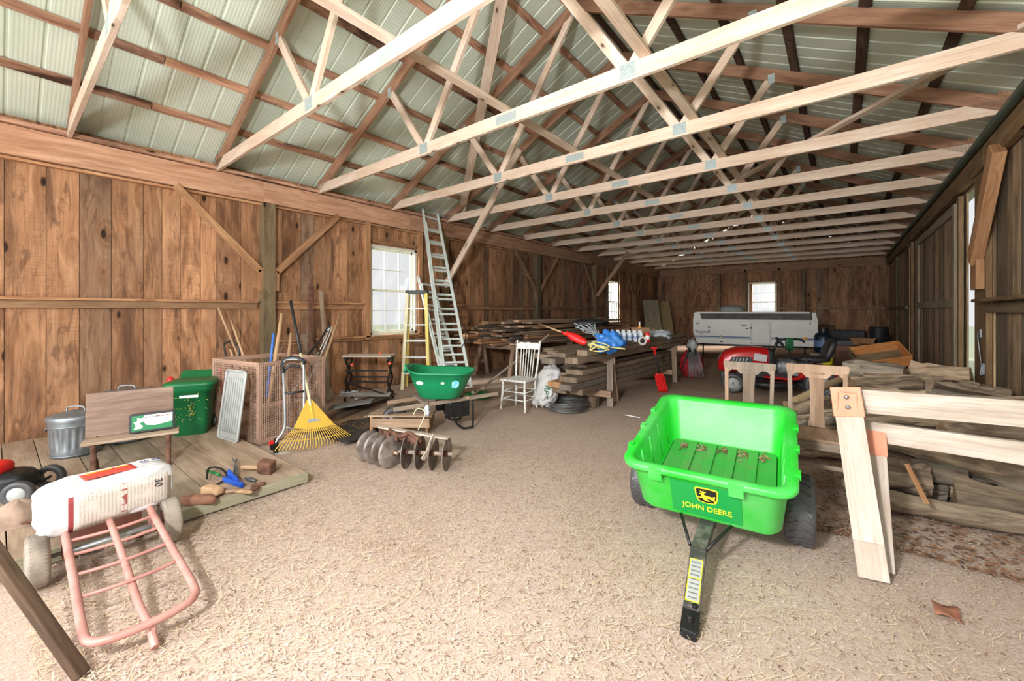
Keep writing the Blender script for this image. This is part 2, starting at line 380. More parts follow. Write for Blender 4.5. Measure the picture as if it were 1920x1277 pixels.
# ================================================================ setting
XL,XR,YB,ZB=-6.68,1.31,19.25,3.29          # wall faces, plate height
def R_(x): return 3.43+.5*(min(x,-2*2.655-x)+6.56) if False else 3.43+.5*(x+6.56) if x<-2.655 else 3.43+.5*(1.25-x)
# materials of ground, roof, glass
def floor_mat():
    n=NT('straw_and_chip_floor'); g=n.n('ShaderNodeNewGeometry').outputs['Position']
    a=n.noise(g,1.1,4,.6); b=n.noise(n.scale(g,(60,60,60)),1,5,.75,1.5); c=n.noise(g,240,3,.7)
    sp=n.n('ShaderNodeSeparateXYZ'); n.l(g,sp.inputs[0])
    col=n.mix(n.ramp(b,(.36,.64,0,1)),rgb(212,193,179),rgb(176,152,134))
    col=n.mix(n.math('MULTIPLY',n.ramp(c,(.5,.7,0,1)),.5),col,rgb(138,110,88))
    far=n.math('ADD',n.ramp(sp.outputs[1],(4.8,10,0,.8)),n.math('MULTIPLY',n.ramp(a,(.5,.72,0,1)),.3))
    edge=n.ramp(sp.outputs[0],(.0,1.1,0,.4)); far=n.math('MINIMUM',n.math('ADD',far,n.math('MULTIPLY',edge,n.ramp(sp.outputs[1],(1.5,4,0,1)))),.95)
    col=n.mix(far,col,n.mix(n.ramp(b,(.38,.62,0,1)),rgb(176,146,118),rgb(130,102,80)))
    n.inp(n.b,'Base Color',col); n.b.inputs['Roughness'].default_value=.95; n.b.inputs['Specular IOR Level'].default_value=.1
    n.bump(n.math('ADD',b,n.math('MULTIPLY',c,.4)),.6,.01); return n.m
m=MB()
nx,ny=90,150
def hf(x,y): return -.004-.012*(.5+.5*mnoise.noise(Vector((x*1.7,y*1.7,0))))-.006*(.5+.5*mnoise.noise(Vector((x*8,y*8,3))))
m.grid(lambda u,v:(-6.75+8.15*u,-3.2+22.6*v*(.35+.65*v),hf(-6.75+8.15*u,-3.2+22.6*v*(.35+.65*v))),nx,ny)
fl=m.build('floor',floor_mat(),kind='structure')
M_grass=plain('grass_outside',rgb(214,226,190),.9,0,rgb(228,236,206),3,.7)  # near-white tone puts outdoor overexposure into the grass colour
m=MB(); m.add([(-40,-30,-.08),(40,-30,-.08),(40,60,-.08),(-40,60,-.08)],[(0,1,2,3)]); m.build('ground',M_grass,kind='structure')
def wall_boards(m,axis,fixed,sign,a0,a1,z0,z1,holes,wmin=.16,wmax=.3,gap=.005,topf=None,t=.022,slits=()):
    a=a0
    while a<a1-.02:
        w_=random.uniform(wmin,wmax); b=min(a+w_,a1)
        for h in holes:      # board edges meet openings
            for e in (h[0],h[1]):
                if a+.03<e<b-.001: b=e
        spans=[(z0-.1,topf((a+b)/2) if topf else z1)]
        for h in holes:
            if a>=h[0]-.01 and b<=h[1]+.01: spans=[(z0,h[2]),(h[3],spans[0][1])]
        dead=any(a>=s0-.02 and b<=s1+.02 for s0,s1 in slits)
        if not dead:
            for (p,q) in spans:
                if q-p<.02: continue
                c=(a+b)/2; ww=b-a-gap; off=sign*(t/2+random.uniform(0,.004))
                if axis=='y': m.box((fixed+off,c,(p+q)/2),(t,ww,q-p),axis=2)
                else: m.box((c,fixed+off,(p+q)/2),(ww,t,q-p),axis=2)
        a=b
W1=(4.22,5.27,.97,2.62); W2=(13.9,14.85,.97,2.55); W3=(-2.98,-1.98,.98,2.58)
m=MB(); wall_boards(m,'y',XL,-1,-3.1,YB+.05,0,3.42,[W1,W2],.17,.30); 
for a,b,z0,z1 in [(-3.1,W1[0],0,3.42),(W1[0],W1[1],0,W1[2]),(W1[0],W1[1],W1[3],3.42),(W1[1],W2[0],0,3.42),(W2[0],W2[1],0,W2[2]),(W2[0],W2[1],W2[3],3.42),(W2[1],YB+.05,0,3.42)]:
    z0=z0-.1 if z0==0 else z0; m.box((XL-.035,(a+b)/2,(z0+z1)/2),(.012,b-a,z1-z0))
m.build('wall_left',W_wall,kind='structure')
m=MB(); wall_boards(m,'x',YB,1,XL,XR+.05,0,5.5,[W3],.15,.26,topf=lambda x:R_(x)-.02)
for a,b,z0,z1 in [(XL,W3[0],0,3.4),(W3[0],W3[1],0,W3[2]),(W3[0],W3[1],W3[3],3.4),(W3[1],XR,0,3.4),(-5.4,.1,3.4,4),(-4.2,-1.1,4,4.6),(-3.2,-2.1,4.6,5.15)]:
    m.box(((a+b)/2,YB+.04,(z0+z1)/2),(b-a,.012,z1-z0))
m.build('wall_back',W_wall,kind='structure')
m=MB()
SL=[]
wall_boards(m,'y',XR,1,4.7,YB+.05,0,3.42,[],.13,.24,slits=[],gap=.006) if False else None
segs=[(4.7,6.78,0,3.42),(6.84,7.36,0,3.42),(8.10,13.75,0,3.42),(14.0,YB+.05,0,3.42)]
for a,b,z0,z1 in segs: wall_boards(m,'y',XR,1,a,b,z0,z1,[],.13,.24,gap=.004)
m.box((XR+.012,6.81,2.46),(.02,.07,1.95)); m.box((XR+.012,7.73,3.2),(.02,.74,.45)); m.box((XR+.012,13.87,3.2),(.02,.27,.45))
wall_boards(m,'y',XR,1,-3.1,-.6,0,3.42,[],.15,.25)
m.build('wall_right',W_wallR,kind='structure')
# roof sheets with real ribs
def roof_mat():
    n=NT('pale_green_roof_steel'); g=n.n('ShaderNodeNewGeometry').outputs['Position']
    a=n.noise(g,1.4,3,.6)
    n.inp(n.b,'Base Color',n.mix(n.ramp(a,(.4,.65,0,1)),rgb(208,216,200),rgb(194,204,186)))
    n.b.inputs['Roughness'].default_value=.5; n.b.inputs['Metallic'].default_value=.15
    wv=n.n('ShaderNodeTexWave',wave_type='BANDS',bands_direction='Y'); n.l(g,wv.inputs['Vector']); wv.inputs['Scale'].default_value=11; wv.inputs['Distortion'].default_value=0
    n.bump(wv.outputs['Fac'],.3,.004); return n.m
m=MB(); y=-3.1; ys=[]
while y<YB+.3:
    ys+=[(y,0),(y+.01,.011),(y+.024,.011),(y+.034,0)]; y+=.225
for x0,x1 in ((-7.0,-2.655),(-2.655,1.7)):
    V=[];F=[]
    for yy,h in ys: V+= [(x0,yy,R_(x0)+.05+h),(x1,yy,R_(x1)+.05+h)]
    for i in range(len(ys)-1): F.append((2*i,2*i+1,2*i+3,2*i+2))
    m.add(V,F,None,(0,0,0),False)
m.build('ceiling',roof_mat(),kind='structure')
# purlins, eave strip, ridge
tn=[0]
def trim(mm,mat,bevel=0):
    tn[0]+=1; return mm.build('trim_%d'%tn[0],mat,kind='structure',bevel=bevel)
for i,x in enumerate([-6.72,-6.05,-5.47,-4.88,-4.3,-3.72,-3.14,-2.75]):
    m=MB(); yy=-3.1
    while yy<YB+.2:
        L=min(4.2,YB+.25-yy); m.beam((x,yy,R_(x)+.021),(x,yy+L-.01,R_(x)+.021),.085,.036,up=(-.447,0,.894)); yy+=L
    trim(m,W_purl)
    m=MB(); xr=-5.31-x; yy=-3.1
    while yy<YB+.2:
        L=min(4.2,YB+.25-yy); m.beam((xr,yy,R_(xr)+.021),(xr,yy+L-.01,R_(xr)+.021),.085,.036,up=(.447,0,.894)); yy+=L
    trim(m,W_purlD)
# eave beams
m=MB(); yy=-3.0
for L in (1.0,4.45,2.6,5.0,4.2,5.0):
    m.box((-6.615,yy+L/2,3.14),(.105,L-.004,.30),axis=1); yy+=L
trim(m,W_beam,.004)
m=MB(); m.box((-6.64,8.1,2.965),(.07,22.2,.03),axis=1); trim(m,W_trim)
m=MB(); m.box((-6.6,8.1,3.32),(.16,22.2,.04),axis=1); trim(m,W_purl)
m=MB(); yy=-3
for L in (5.2,4.6,5.1,4.0,3.3): m.box((1.26,yy+L/2,3.12),(.07,L-.004,.24),axis=1); yy+=L
trim(m,W_post,.004)
m=MB(); m.box((1.29,8.1,3.27),(.1,22.2,.06),axis=1); trim(m,W_raft)
M_track=plain('dark_green_track',rgb(78,92,80),.5,.3,rgb(52,62,54),8,.6)
m=MB(); m.tube([(1.185,.2+i*.6,3.255) for i in range(32)],.04,12); 
m.box((1.21,9.7,3.29),(.05,18.8,.012)); trim(m,M_track)
m=MB(); m.box((-2.7,19.19,3.14),(7.7,.09,.28)); trim(m,W_beam)
# girts left wall
for z,h,segs in ((1.5,.085,[(-3,2.38),(2.62,4.12),(5.38,9.3),(9.5,12.75),(12.98,13.8),(14.95,16.2),(16.4,19.2)]),(.93,.05,[(2.62,13.8),(14.95,16.2),(16.4,19.2)])):
    for a,b in segs:
        if z<1 and a>9: continue
        m=MB(); m.box((-6.655,(a+b)/2,z-.02),(.045,b-a,h),axis=1); m.box((-6.63,(a+b)/2,z+h/2-.005),(.09,b-a,.03),axis=1); trim(m,W_trim,.003)
for a,b in ((-6.6,-4.15),(-4.0,-3.1),(-1.9,-1.2),(-1.03,1.2)):
    m=MB(); m.box(((a+b)/2,19.2,1.52),(b-a,.06,.09)); trim(m,W_trim)
# posts
for y in (2.505,5.95,9.4,12.86,16.3):
    m=MB(); m.box((-6.605,y,1.495),(.16,.17,2.98),axis=2); trim(m,W_post,.006)
for x in (-4.07,-1.12):
    m=MB(); m.box((x,19.13,1.5),(.15,.14,3.0),axis=2); trim(m,W_post,.006)
for x in (-3.08,-1.9):
    m=MB(); m.box((x,19.19,1.6),(.06,.09,3.0),axis=2); trim(m,W_trim)
# braces on the left wall (with the short vertical heel piece)
def brace(y0,y1,z0=1.98,z1=2.99,x=-6.56):
    m=MB(); m.beam((x,y0,z0),(x,y1,z1),.04,.09); s=.03 if y1>y0 else -.03
    m.beam((x,y0-s*.0,z0+.02),(x,y0-s*.0,z0-.28),.04,.07,up=(0,1,0)); trim(m,W_trim,.003)
brace(2.40,1.42); brace(2.61,3.57); brace(9.3,8.35); brace(9.5,10.4); brace(12.78,12.0); brace(16.2,15.4); brace(16.4,17.2)
m=MB(); m.beam((-6.5,5.9,1.93),(-4.52,5.9,4.32),.045,.12,up=(0,0,1)); trim(m,W_truss,.003)
m=MB(); m.beam((-6.5,12.8,1.93),(-5.4,12.8,3.32),.045,.12,up=(0,0,1)); trim(m,W_beam,.003)
m=MB(); m.beam((-4.15,19.12,2.9),(-5.0,19.12,2.0),.05,.1,up=(0,1,0)); trim(m,W_raft)
# right wall: big post, brace, girts, sliding door
M_=W_post
m=MB(); m.box((1.28,7.10,1.5),(.05,.50,3.0),axis=2); trim(m,W_post,.006)
m=MB(); m.beam((1.20,7.02,1.98),(1.20,6.12,3.0),.10,.19,up=(0,1,0)); m.box((1.22,7.02,1.82),(.07,.26,.34)); trim(m,W_fresh,.006)
m=MB(); m.box((1.22,5.75,1.52),(.14,2.3,.035)); m.box((1.27,5.75,1.44),(.04,2.3,.1)); trim(m,W_post,.003)
for y in (13.2,16.5):
    m=MB(); m.box((1.28,y,1.5),(.05,.16,3.0),axis=2); trim(m,W_post)
m=MB(); m.box((1.27,16.6,1.5),(.05,5.1,.09)); trim(m,W_post)
m=MB(); m.box((1.27,10.9,1.5),(.05,.01,.09)); 
# sliding barn door, hung inside on the track
t=thing('sliding_barn_door','tall grey board sliding door hanging from the track on the right wall','door',(1.225,9.95,.1))
m=MB(); yy=-1.72
while yy<1.72: 
    w_=random.uniform(.12,.2); b=min(yy+w_,1.74); m.box((.03,(yy+b)/2,1.4),(.02,b-yy-.004,2.72),axis=2); yy=b
m.build('board_panel',W_wallR,t)
m=MB()
for y in (-1.7,1.7): m.box((0,y,1.4),(.035,.13,2.74),axis=2)
for z in (.1,1.42,2.7): m.box((-.001,0,z),(.035,3.3,.12),axis=1)
m.build('door_frame',wood('pale_grey_board',rgb(160,148,126),rgb(130,116,96),rgb(80,70,58),var=.1,stain=.3),t,bevel=.003)
m=MB(); m.box((1.26,8.14,1.5),(.05,.10,2.9),axis=2); trim(m,W_post)
# latch hook on the post
t=thing('door_hook','long steel hook and latch hanging on the green-tinged post','hook',(1.25,7.0,1.0))
m=MB(); m.box((.0,.05,.15),(.016,.05,.09)); m.build('hook_plate',M_galv,t)
m=MB(); m.tube(bez([(-.01,.05,.17),(-.03,0,.12),(-.02,-.06,-.12),(-.02,-.1,-.22),(-.03,-.12,-.3)]),.007,8); m.build('hook_rod',M_galv,t)
m=MB(); m.box((-.01,-.11,-.24),(.02,.05,.12)); m.tube([(-.03,-.16,-.3),(-.03,-.04,-.3)],.012,8); m.build('latch',M_galv,t)
# windows
def glass_mat():
    n=NT('hazy_window_glass'); n.b.inputs['Base Color'].default_value=(.9,.92,.92,1)
    tr=n.n('ShaderNodeBsdfTransparent'); tl=n.n('ShaderNodeBsdfTranslucent'); gl=n.n('ShaderNodeBsdfGlossy'); gl.inputs['Roughness'].default_value=.1
    a=n.n('ShaderNodeMixShader'); a.inputs[0].default_value=.004; n.l(tr.outputs[0],a.inputs[1]); n.l(tl.outputs[0],a.inputs[2])
    b=n.n('ShaderNodeMixShader'); b.inputs[0].default_value=.05; n.l(a.outputs[0],b.inputs[1]); n.l(gl.outputs[0],b.inputs[2]); n.l(b.outputs[0],n.out.inputs[0]); return n.m
M_glass=glass_mat()
def window(idx,M,w,h):
    "M: origin at sill centre, local x across, y up, z into the room"
    e=D.objects.new('window_%d'%idx,None); link(e); e.matrix_world=M; e['kind']='structure'
    f=MB(); t=.05
    for x in (-w/2+t/2,w/2-t/2): f.box((x,h/2,.0),(t,h,.11),axis=1)
    for y in (t/2,h-t/2): f.box((0,y,.0),(w,t,.11),axis=0)
    f.box((0,-.02,.05),(w+.04,.04,.06)); f.build('window_frame',M_winp,e,bevel=.003)
    for k,(y0,z) in enumerate(((t,-.005),(h/2-.01,-.035))):
        s=MB(); hh=h/2-t+.01; ww=w-2*t; q=.035
        for x in (-ww/2+q/2,ww/2-q/2): s.box((x,y0+hh/2,z),(q,hh,.03),axis=1)
        for y in (y0+q/2,y0+hh-q/2): s.box((0,y,z),(ww,q,.03),axis=0)
        for i in (1,2): s.box((-ww/2+ww*i/3,y0+hh/2,z),(.014,hh,.02),axis=1)
        s.box((0,y0+hh/2,z),(ww,.014,.02),axis=0); s.build('sash',M_winp,e)
        g=MB(); g.box((0,y0+hh/2,z),(ww-.01,hh-.01,.004)); g.build('pane',M_glass,e)
    return e
window(1,place((-6.7,(W1[0]+W1[1])/2,W1[2]),(0,1,0),(0,0,1)),W1[1]-W1[0],W1[3]-W1[2])
window(2,place((-6.7,(W2[0]+W2[1])/2,W2[2]),(0,1,0),(0,0,1)),W2[1]-W2[0],W2[3]-W2[2])
window(3,place(((W3[0]+W3[1])/2,19.27,W3[2]),(1,0,0),(0,0,1)),W3[1]-W3[0],W3[3]-W3[2])
for y in (W1[0]-.06,W1[1]+.06):
    m=MB(); m.box((-6.63,y,1.95),(.09,.09,2.1),axis=2); trim(m,W_trim,.003)
m=MB(); m.box((-6.64,4.745,2.68),(.07,.97,.06),axis=1); trim(m,W_trim)
for y in (W2[0]-.05,W2[1]+.05):
    m=MB(); m.box((-6.63,y,1.95),(.09,.07,2.0),axis=2); trim(m,W_trim)
# roof trusses
def make_truss(label):
    t=thing('roof_truss',label,'roof truss',(-2.655,0,3.3),0,'roof trusses')
    L=3.905; bt=.04; ch=.14
    zt=lambda x:.5*(L-abs(x))+.06              # underside line of top chord at x
    m=MB(); m.beam((-L,0,ch/2-.01),(0,0,ch/2-.01),bt,ch); m.beam((0,0,ch/2-.01),(L,0,ch/2-.01),bt,ch); m.build('bottom_chord',W_truss,t,bevel=.003)
    for s in (-1,1):
        m=MB(); m.beam((s*(L+.2),.0,zt(L+.2)),(0,0,zt(0)),bt,ch); m.build('top_chord',W_raft,t,bevel=.003)
    for s in (-1,1):
        m=MB(); m.beam((s*1.98,.002,zt(1.98)-.03),(s*1.32,.002,.1),.037,.09,up=(0,1,0) if False else (1,0,0)); m.build('web',W_truss,t)
        m=MB(); m.beam((s*1.26,.002,.1),(s*.06,.002,zt(0)-.08),.037,.09,up=(1,0,0)); m.build('web',W_truss,t)
        m=MB(); m.beam((s*(L-.03),.003,.1),(s*(L-.03),.003,.2),.037,.09,up=(1,0,0)); m.build('heel_block',W_raft,t)
    for x,z,w_ in ((-1.29,.07,.14),(1.29,.07,.14),(0,.06,.26),(-1.98,zt(1.98)-.05,.07),(1.98,zt(1.98)-.05,.07),(0,zt(0)-.07,.12)):
        m=MB(); m.box((x,0,z),(w_,.0462,.12 if w_<.2 else .085)); m.build('nail_plate',M_plate,t)
    return t
ORD=['first','second','third','fourth','fifth','sixth','seventh','eighth','ninth','tenth','eleventh','twelfth','thirteenth']
tr0=make_truss('roof truss of pale and brown lumber, nearest one, cut off at upper left')
for i in range(-2,14):
    y=.5+1.375*i
    if i<0: lab='roof truss of pale lumber behind the camera position, %s one back'%ORD[-i-1]
    elif i==0: lab='roof truss nearest the camera, only its brown chord ends showing at upper left'
    elif i==13: lab='roof truss farthest away, closest to the back wall'
    else: lab='pale lumber roof truss, %s one along the barn from the camera'%ORD[i]
    o=tr0 if i==0 else dup(tr0,label=lab)
    if i==0: tag(o,lab)
    o.location=(-2.655,y,3.3); o.rotation_euler=(random.uniform(-.006,.006),0,random.uniform(-.004,.004))
# runners & loose braces over the chords
def plank_thing(name,label,cat,p0,p1,w,h,mat,group=None,up=(0,0,1),bevel=.003):
    m=MB(p0); m.beam(p0,p1,w,h,up); return m.build(name,mat,None,label,cat,group,bevel=bevel)
plank_thing('roof_runner','long pale runner board lying on the truss chords along the middle of the barn','board',(-2.66,.2,3.448),(-2.66,18.9,3.448),.09,.035,W_truss)
plank_thing('roof_runner','long pale runner board along the truss plates right of the middle runner','board',(-1.22,.2,3.448),(-1.22,18.9,3.448),.09,.035,W_truss)
plank_thing('diagonal_brace','pale board lying diagonally over the chords toward the right eave','board',(1.1,4.55,3.45),(-1.34,7.3,3.45),.09,.035,W_truss)
plank_thing('diagonal_brace','steep pale board rising from the left eave up under the ridge','board',(-6.25,6.15,3.50),(-2.8,3.42,5.0),.14,.038,W_truss,up=(.5,0,.86))
# loose boards stored on the far chords
for k in range(9):
    x=random.uniform(-1.1,.5); y=random.uniform(10.5,14); 
    plank_thing('stored_board','loose grey board lying on the far truss chords, number %s from the near one'%ORD[k],'board',(x,y,3.45+.03*(k%3)),(x+random.uniform(-.4,.4),y+3.2,3.45+.03*(k%3)),.14,.025,W_lumb,'boards stored on the trusses')
m=MB((0,11.5,3.5)); m.lathe([(.075+(.008 if i%2 else 0),i*.03) for i in range(60)],(-.9,12.3,3.52),(0,PI/2,.2),14); m.build('corrugated_pipe',plain('cream_pipe',rgb(200,190,140),.5),None,'ribbed cream drain pipe lying on the far truss chords','pipe')
# ---------------------------------------------------------------- straw and chips on the floor
def litter(name,label,n,lmin,lmax,wmin,wmax,mat,zone,zmax):
    xs=[];cnt=0
    x0,x1,y0,y1=zone
    x=NR.uniform(x0,x1,n); y=y0+(y1-y0)*NR.uniform(0,1,n)**1.6
    L=NR.uniform(lmin,lmax,n); W=NR.uniform(wmin,wmax,n); a=NR.uniform(0,2*PI,n); b=NR.uniform(-.15,.2,n)
    keep=~((x<-3.42)&(y<1.62)&(y>-1.4)); x,y,L,W,a,b=[q[keep] for q in (x,y,L,W,a,b)]; n=len(x)
    dx=np.cos(a)*L/2; dy=np.sin(a)*L/2; px=-np.sin(a)*W/2; py=np.cos(a)*W/2; z=NR.uniform(0,zmax,n); dz=np.abs(np.sin(b))*L/2
    V=np.empty((n,4,3)); 
    for k,(s,q) in enumerate(((-1,-1),(1,-1),(1,1),(-1,1))):
        V[:,k,0]=x+s*dx+q*px; V[:,k,1]=y+s*dy+q*py; V[:,k,2]=z+(dz if s>0 else 0)
    me=D.meshes.new(name); me.vertices.add(4*n); me.vertices.foreach_set('co',V.ravel())
    me.loops.add(4*n); me.loops.foreach_set('vertex_index',np.arange(4*n,dtype=np.int32)); me.polygons.add(n)
    me.polygons.foreach_set('loop_start',np.arange(0,4*n,4,dtype=np.int32)); me.update(calc_edges=True)
    ca=me.color_attributes.new('rnd','FLOAT_COLOR','CORNER'); c=np.repeat(NR.uniform(0,1,(n,4)),4,axis=0); ca.data.foreach_set('color',c.ravel())
    me.materials.append(mat); o=D.objects.new(name,me); link(o); tag(o,label,'straw','',kind='stuff'); return o
def litter_mat(name,a,b,c):
    n=NT(name); q=n.n('ShaderNodeAttribute',attribute_name='rnd'); s=n.n('ShaderNodeSeparateColor'); n.l(q.outputs['Color'],s.inputs[0])
    col=n.mix(s.outputs[0],a,b); col=n.mix(n.ramp(s.outputs[1],(.75,.8,0,1)),col,c); n.inp(n.b,'Base Color',col); n.b.inputs['Roughness'].default_value=.7; return n.m
litter('straw_litter','pale yellow straw scattered over the barn floor',60000,.015,.085,.0009,.0024,litter_mat('straw',rgb(232,214,180),rgb(204,176,138),rgb(140,106,80)),(-6.5,1.2,.1,11.5),.006)
litter('wood_chip_litter','small brown wood chips and dust covering the barn floor',90000,.005,.018,.002,.007,litter_mat('chips',rgb(218,201,186),rgb(178,152,132),rgb(116,86,66)),(-6.5,1.2,.2,13),.005)
litter('leaf_litter','dry brown leaves and bark around the firewood',2600,.012,.04,.008,.02,litter_mat('leaves',rgb(168,124,92),rgb(120,86,64),rgb(90,66,52)),(-.2,1.25,3.3,6),.012)
litter('hay_heap','loose brown hay heaped between the wire crate and the low wooden box',2600,.05,.16,.002,.004,litter_mat('hay',rgb(196,160,112),rgb(160,122,82),rgb(110,82,58)),(-5.6,-4.3,2.35,3.5),.05)
# ================================================================ things, near left
# platform
t=thing('wooden_platform','low board platform on the straw floor along the left wall','platform',(-4.98,.0,0))
m=MB(); y=-1.4
while y<1.6:
    w_=random.uniform(.2,.27); b=min(y+w_,1.6); m.box((0,(y+b)/2,.066),(3.14,b-y-.006,.026),axis=0); y=b
m.build('deck_boards',W_plat,t,bevel=.002)
m=MB(); m.box((1.50,.1,.026),(.09,2.98,.05),axis=1); m.box((0,.1,.026),(.09,2.98,.05),axis=1); m.box((-1.45,.1,.026),(.09,2.98,.05),axis=1); m.box((1.56,.1,.045),(.025,3.0,.075),axis=1)
m.build('deck_frame',wood('treated_green_wood',rgb(166,160,136),rgb(142,138,112),rgb(104,100,80),var=.1),t,bevel=.003)
PZ=.08
# dark leaning frame at the lower left
t=thing('old_wooden_frame','dark weathered wooden frame leaning in at the lower left corner','frame',(-2.3,.2,0))
a0=Vector((-2.28,.21,0)); a1=Vector((-2.56,-.03,.55)); dd=(a1-a0)
m=MB(t.location); m.beam(a0,a0+dd*2.3,.032,.05,up=(1,-1,0)); m.build('rail',W_old,t,bevel=.006)
b0=Vector((-2.40,-.16,0))
m=MB(t.location); m.beam(b0,b0+dd*2.3,.032,.05,up=(1,-1,0)); m.build('rail',W_old,t,bevel=.006)
m=MB(t.location); m.beam(a0+dd*2.1,b0+dd*2.1,.04,.06); m.beam(a0+dd*1.3,b0+dd*1.3,.04,.06); m.build('crosspiece',W_old,t)
# ---- hand truck
t=thing('hand_truck','faded pink tubular hand truck tipped back on its wheels, carrying a white sack','hand truck',(-3.2,.40,0),0)
rl=[(.0,-.17,.235),(.3,-.17,.20),(.82,-.172,.115),(.9,-.165,.1)]
U=[(-.05,-.17,.25),(.45,-.175,.175),(.83,-.18,.12),(.905,-.165,.108),(.935,-.12,.104),(.945,-.05,.10),(.945,.05,.10),(.935,.12,.104),(.905,.165,.108),(.83,.18,.12),(.45,.175,.175),(-.05,.17,.25)]
m=MB(); m.tube(bez(U,6),.0165,12); m.build('side_rails',M_pink,t)
m=MB(); m.tube(bez([(-.05,0,.245),(.4,0,.175),(.75,0,.10),(.9,.01,.065),(.985,.015,.012)],6),.0155,12); m.prism([(0,0),(.06,0),(.05,.1),(.01,.1)],.012,place((.9,.015,-.0),(1,0,0),(0,0,1))); m.build('centre_bar',M_pink,t)
for x in (.1,.24,.42,.6):
    z=.235-.14*x
    m=MB(); m.tube(bez([(x,-.17,z),(x+.02,-.05,z+.0),(x+.02,.05,z),(x,.17,z)],4),.0085,8); m.build('crossbar',M_pink,t)
m=MB(); m.tube([(.0,-.25,.13),(.0,.25,.13)],.011,10); m.tube([(.06,-.17,.15),(.06,.17,.15)],.010,8); m.build('axle',M_greytube,t)
for s in (-1,1):
    m=MB(); m.box((.02,s*.175,.18),(.09,.012,.13)); m.build('axle_bracket',M_pink,t)
def wheel(m,r,w,c,ax,mat=0,tread=24,depth=.006):
    "tyre with tread blocks: lathe round ax"
    x,z=frame(ax); R=Matrix((x,z,Vector(ax).normalized())).transposed()
    prof=[(r*.52,-w*.36),(r*.62,-w*.47),(r*.8,-w*.5),(r*.93,-w*.46),(r*.985,-w*.36),(r,-w*.2),(r,0),(r,w*.2),(r*.985,w*.36),(r*.93,w*.46),(r*.8,w*.5),(r*.62,w*.47),(r*.52,w*.36),(r*.52,-w*.36)]
    def fl(i,a,z): 
        return 0
    m.lathe(prof,c,R,seg=72,flute=fl,mi=mat)
    c=Vector(c); axn=Vector(ax).normalized(); big=depth>.01
    for k in range(tread if big else tread+10):
        a=2*PI*k/(tread if big else tread+10); rd=x*math.cos(a)+z*math.sin(a); tg=axn.cross(rd)
        for s_ in (-1,1):
            q=(tg+axn*s_*(.55 if big else .15)).normalized(); L=w*(.34 if big else .28)
            o=c+rd*(r-.002)+axn*s_*w*.2+tg*(.0 if s_>0 else PI*r/(tread*2))
            m.box(o,(L,(.016 if big else .007),depth*1.2),rot=place((0,0,0),(axn*.86+tg*s_*(.5 if big else .1)),tg).to_3x3(),mi=mat)
for y in (-.265,.265):
    m=MB(); wheel(m,.130,.085,(0,y,.13),(0,1,0),tread=36,depth=.003); w_=m.build('wheel',M_rubg,t)
    m=MB(); m.lathe([(0,-.03),(.06,-.03),(.068,-.02),(.068,.02),(.06,.03),(0,.03)],(0,y,.13),(PI/2,0,0),24); m.build('rim',M_pink,w_)
m=MB(); m.box((-.20,0,.12),(.012,.34,.2),rot=(0,.35,0)); m.build('toe_plate',M_pink,t)
# ---- cement sack on the truck
S0=Vector((-3.30,.405,.35)); t=thing('sack','white and beige 30 kg sack with red panel lying across the pink hand truck','sack',S0,math.radians(6))
m=MB(); m.blob((0,0,0),(.125,.275,.125),None,.07,3.2,96,60,p=.32,seed=3)
m.build('sack_body',M_bag,t)
def onsack(u,v,side): pass
def fine():
    n=NT('sack_small_print'); uv=n.n('ShaderNodeUVMap').outputs[0]
    wv=n.n('ShaderNodeTexWave',wave_type='BANDS',bands_direction='X'); n.l(uv,wv.inputs['Vector']); wv.inputs['Scale'].default_value=9; wv.inputs['Distortion'].default_value=.3
    a=n.noise(n.scale(uv,(30,160,1)),1,2,.6); b=n.noise(n.scale(uv,(7,3,1)),1,1,.5)
    m_=n.math('MULTIPLY',n.math('MULTIPLY',n.ramp(wv.outputs['Fac'],(.3,.6,0,1)),n.ramp(a,(.42,.6,.2,1))),n.ramp(b,(.35,.5,.1,1)))
    n.inp(n.b,'Base Color',n.mix(n.math('MULTIPLY',m_,.6),rgb(206,194,182),rgb(110,90,80))); n.b.inputs['Roughness'].default_value=.7; return n.m
M_fine=fine()
def card(name,cx,cy,w,h,mat,nrm,label=None,par=None,bulge=.0):
    # thin printed panel, nrm 'f' front face (+x), 't' top (+z), 'r' end (+y)
    m=MB()
    def fn(u,v):
        a=cx+(u-.5)*w; b=cy+(v-.5)*h
        k=1.0
        if nrm=='f': 
            q=Vector((0,a/.275,b/.125)); x=.125*(max(0,1-abs(q.y)**6.2)**(1/6.2))*(max(0,1-abs(q.z)**6.2)**(1/6.2))
            return (x+.007,a,b)
        if nrm=='t':
            q=Vector((b/.125,a/.275,0)); z=.125*(max(0,1-abs(q.y)**6.2)**(1/6.2))*(max(0,1-abs(q.x)**6.2)**(1/6.2)); return (b,a,z+.007)
    m.grid(fn,14,6); return m.build(name,mat,par or t,solid=.001)
card('beige_panel',.05,-.02,.42,.19,M_fine,'f')
card('red_panel',.0,.02,.22,.11,M_bagr,'t')
card('maroon_band',-.17,-.02,.02,.19,plain('maroon_print',rgb(150,60,60),.6),'f')
card('red_band',.04,-.02,.026,.195,plain('brown_red_print',rgb(160,74,62),.6),'f')
text('print','30 kg',.045,M_navy,t,place((.0,.19,.138),(0,1,0),(-1,0,0)))
text('print','30',.05,M_ink,t,place((.135,.19,.03),(0,0,-1),(0,1,0)))
text('print','CEMENT MIX',.03,M_yelp,t,place((-.02,.0,.1355),(0,1,0),(-1,0,0)))
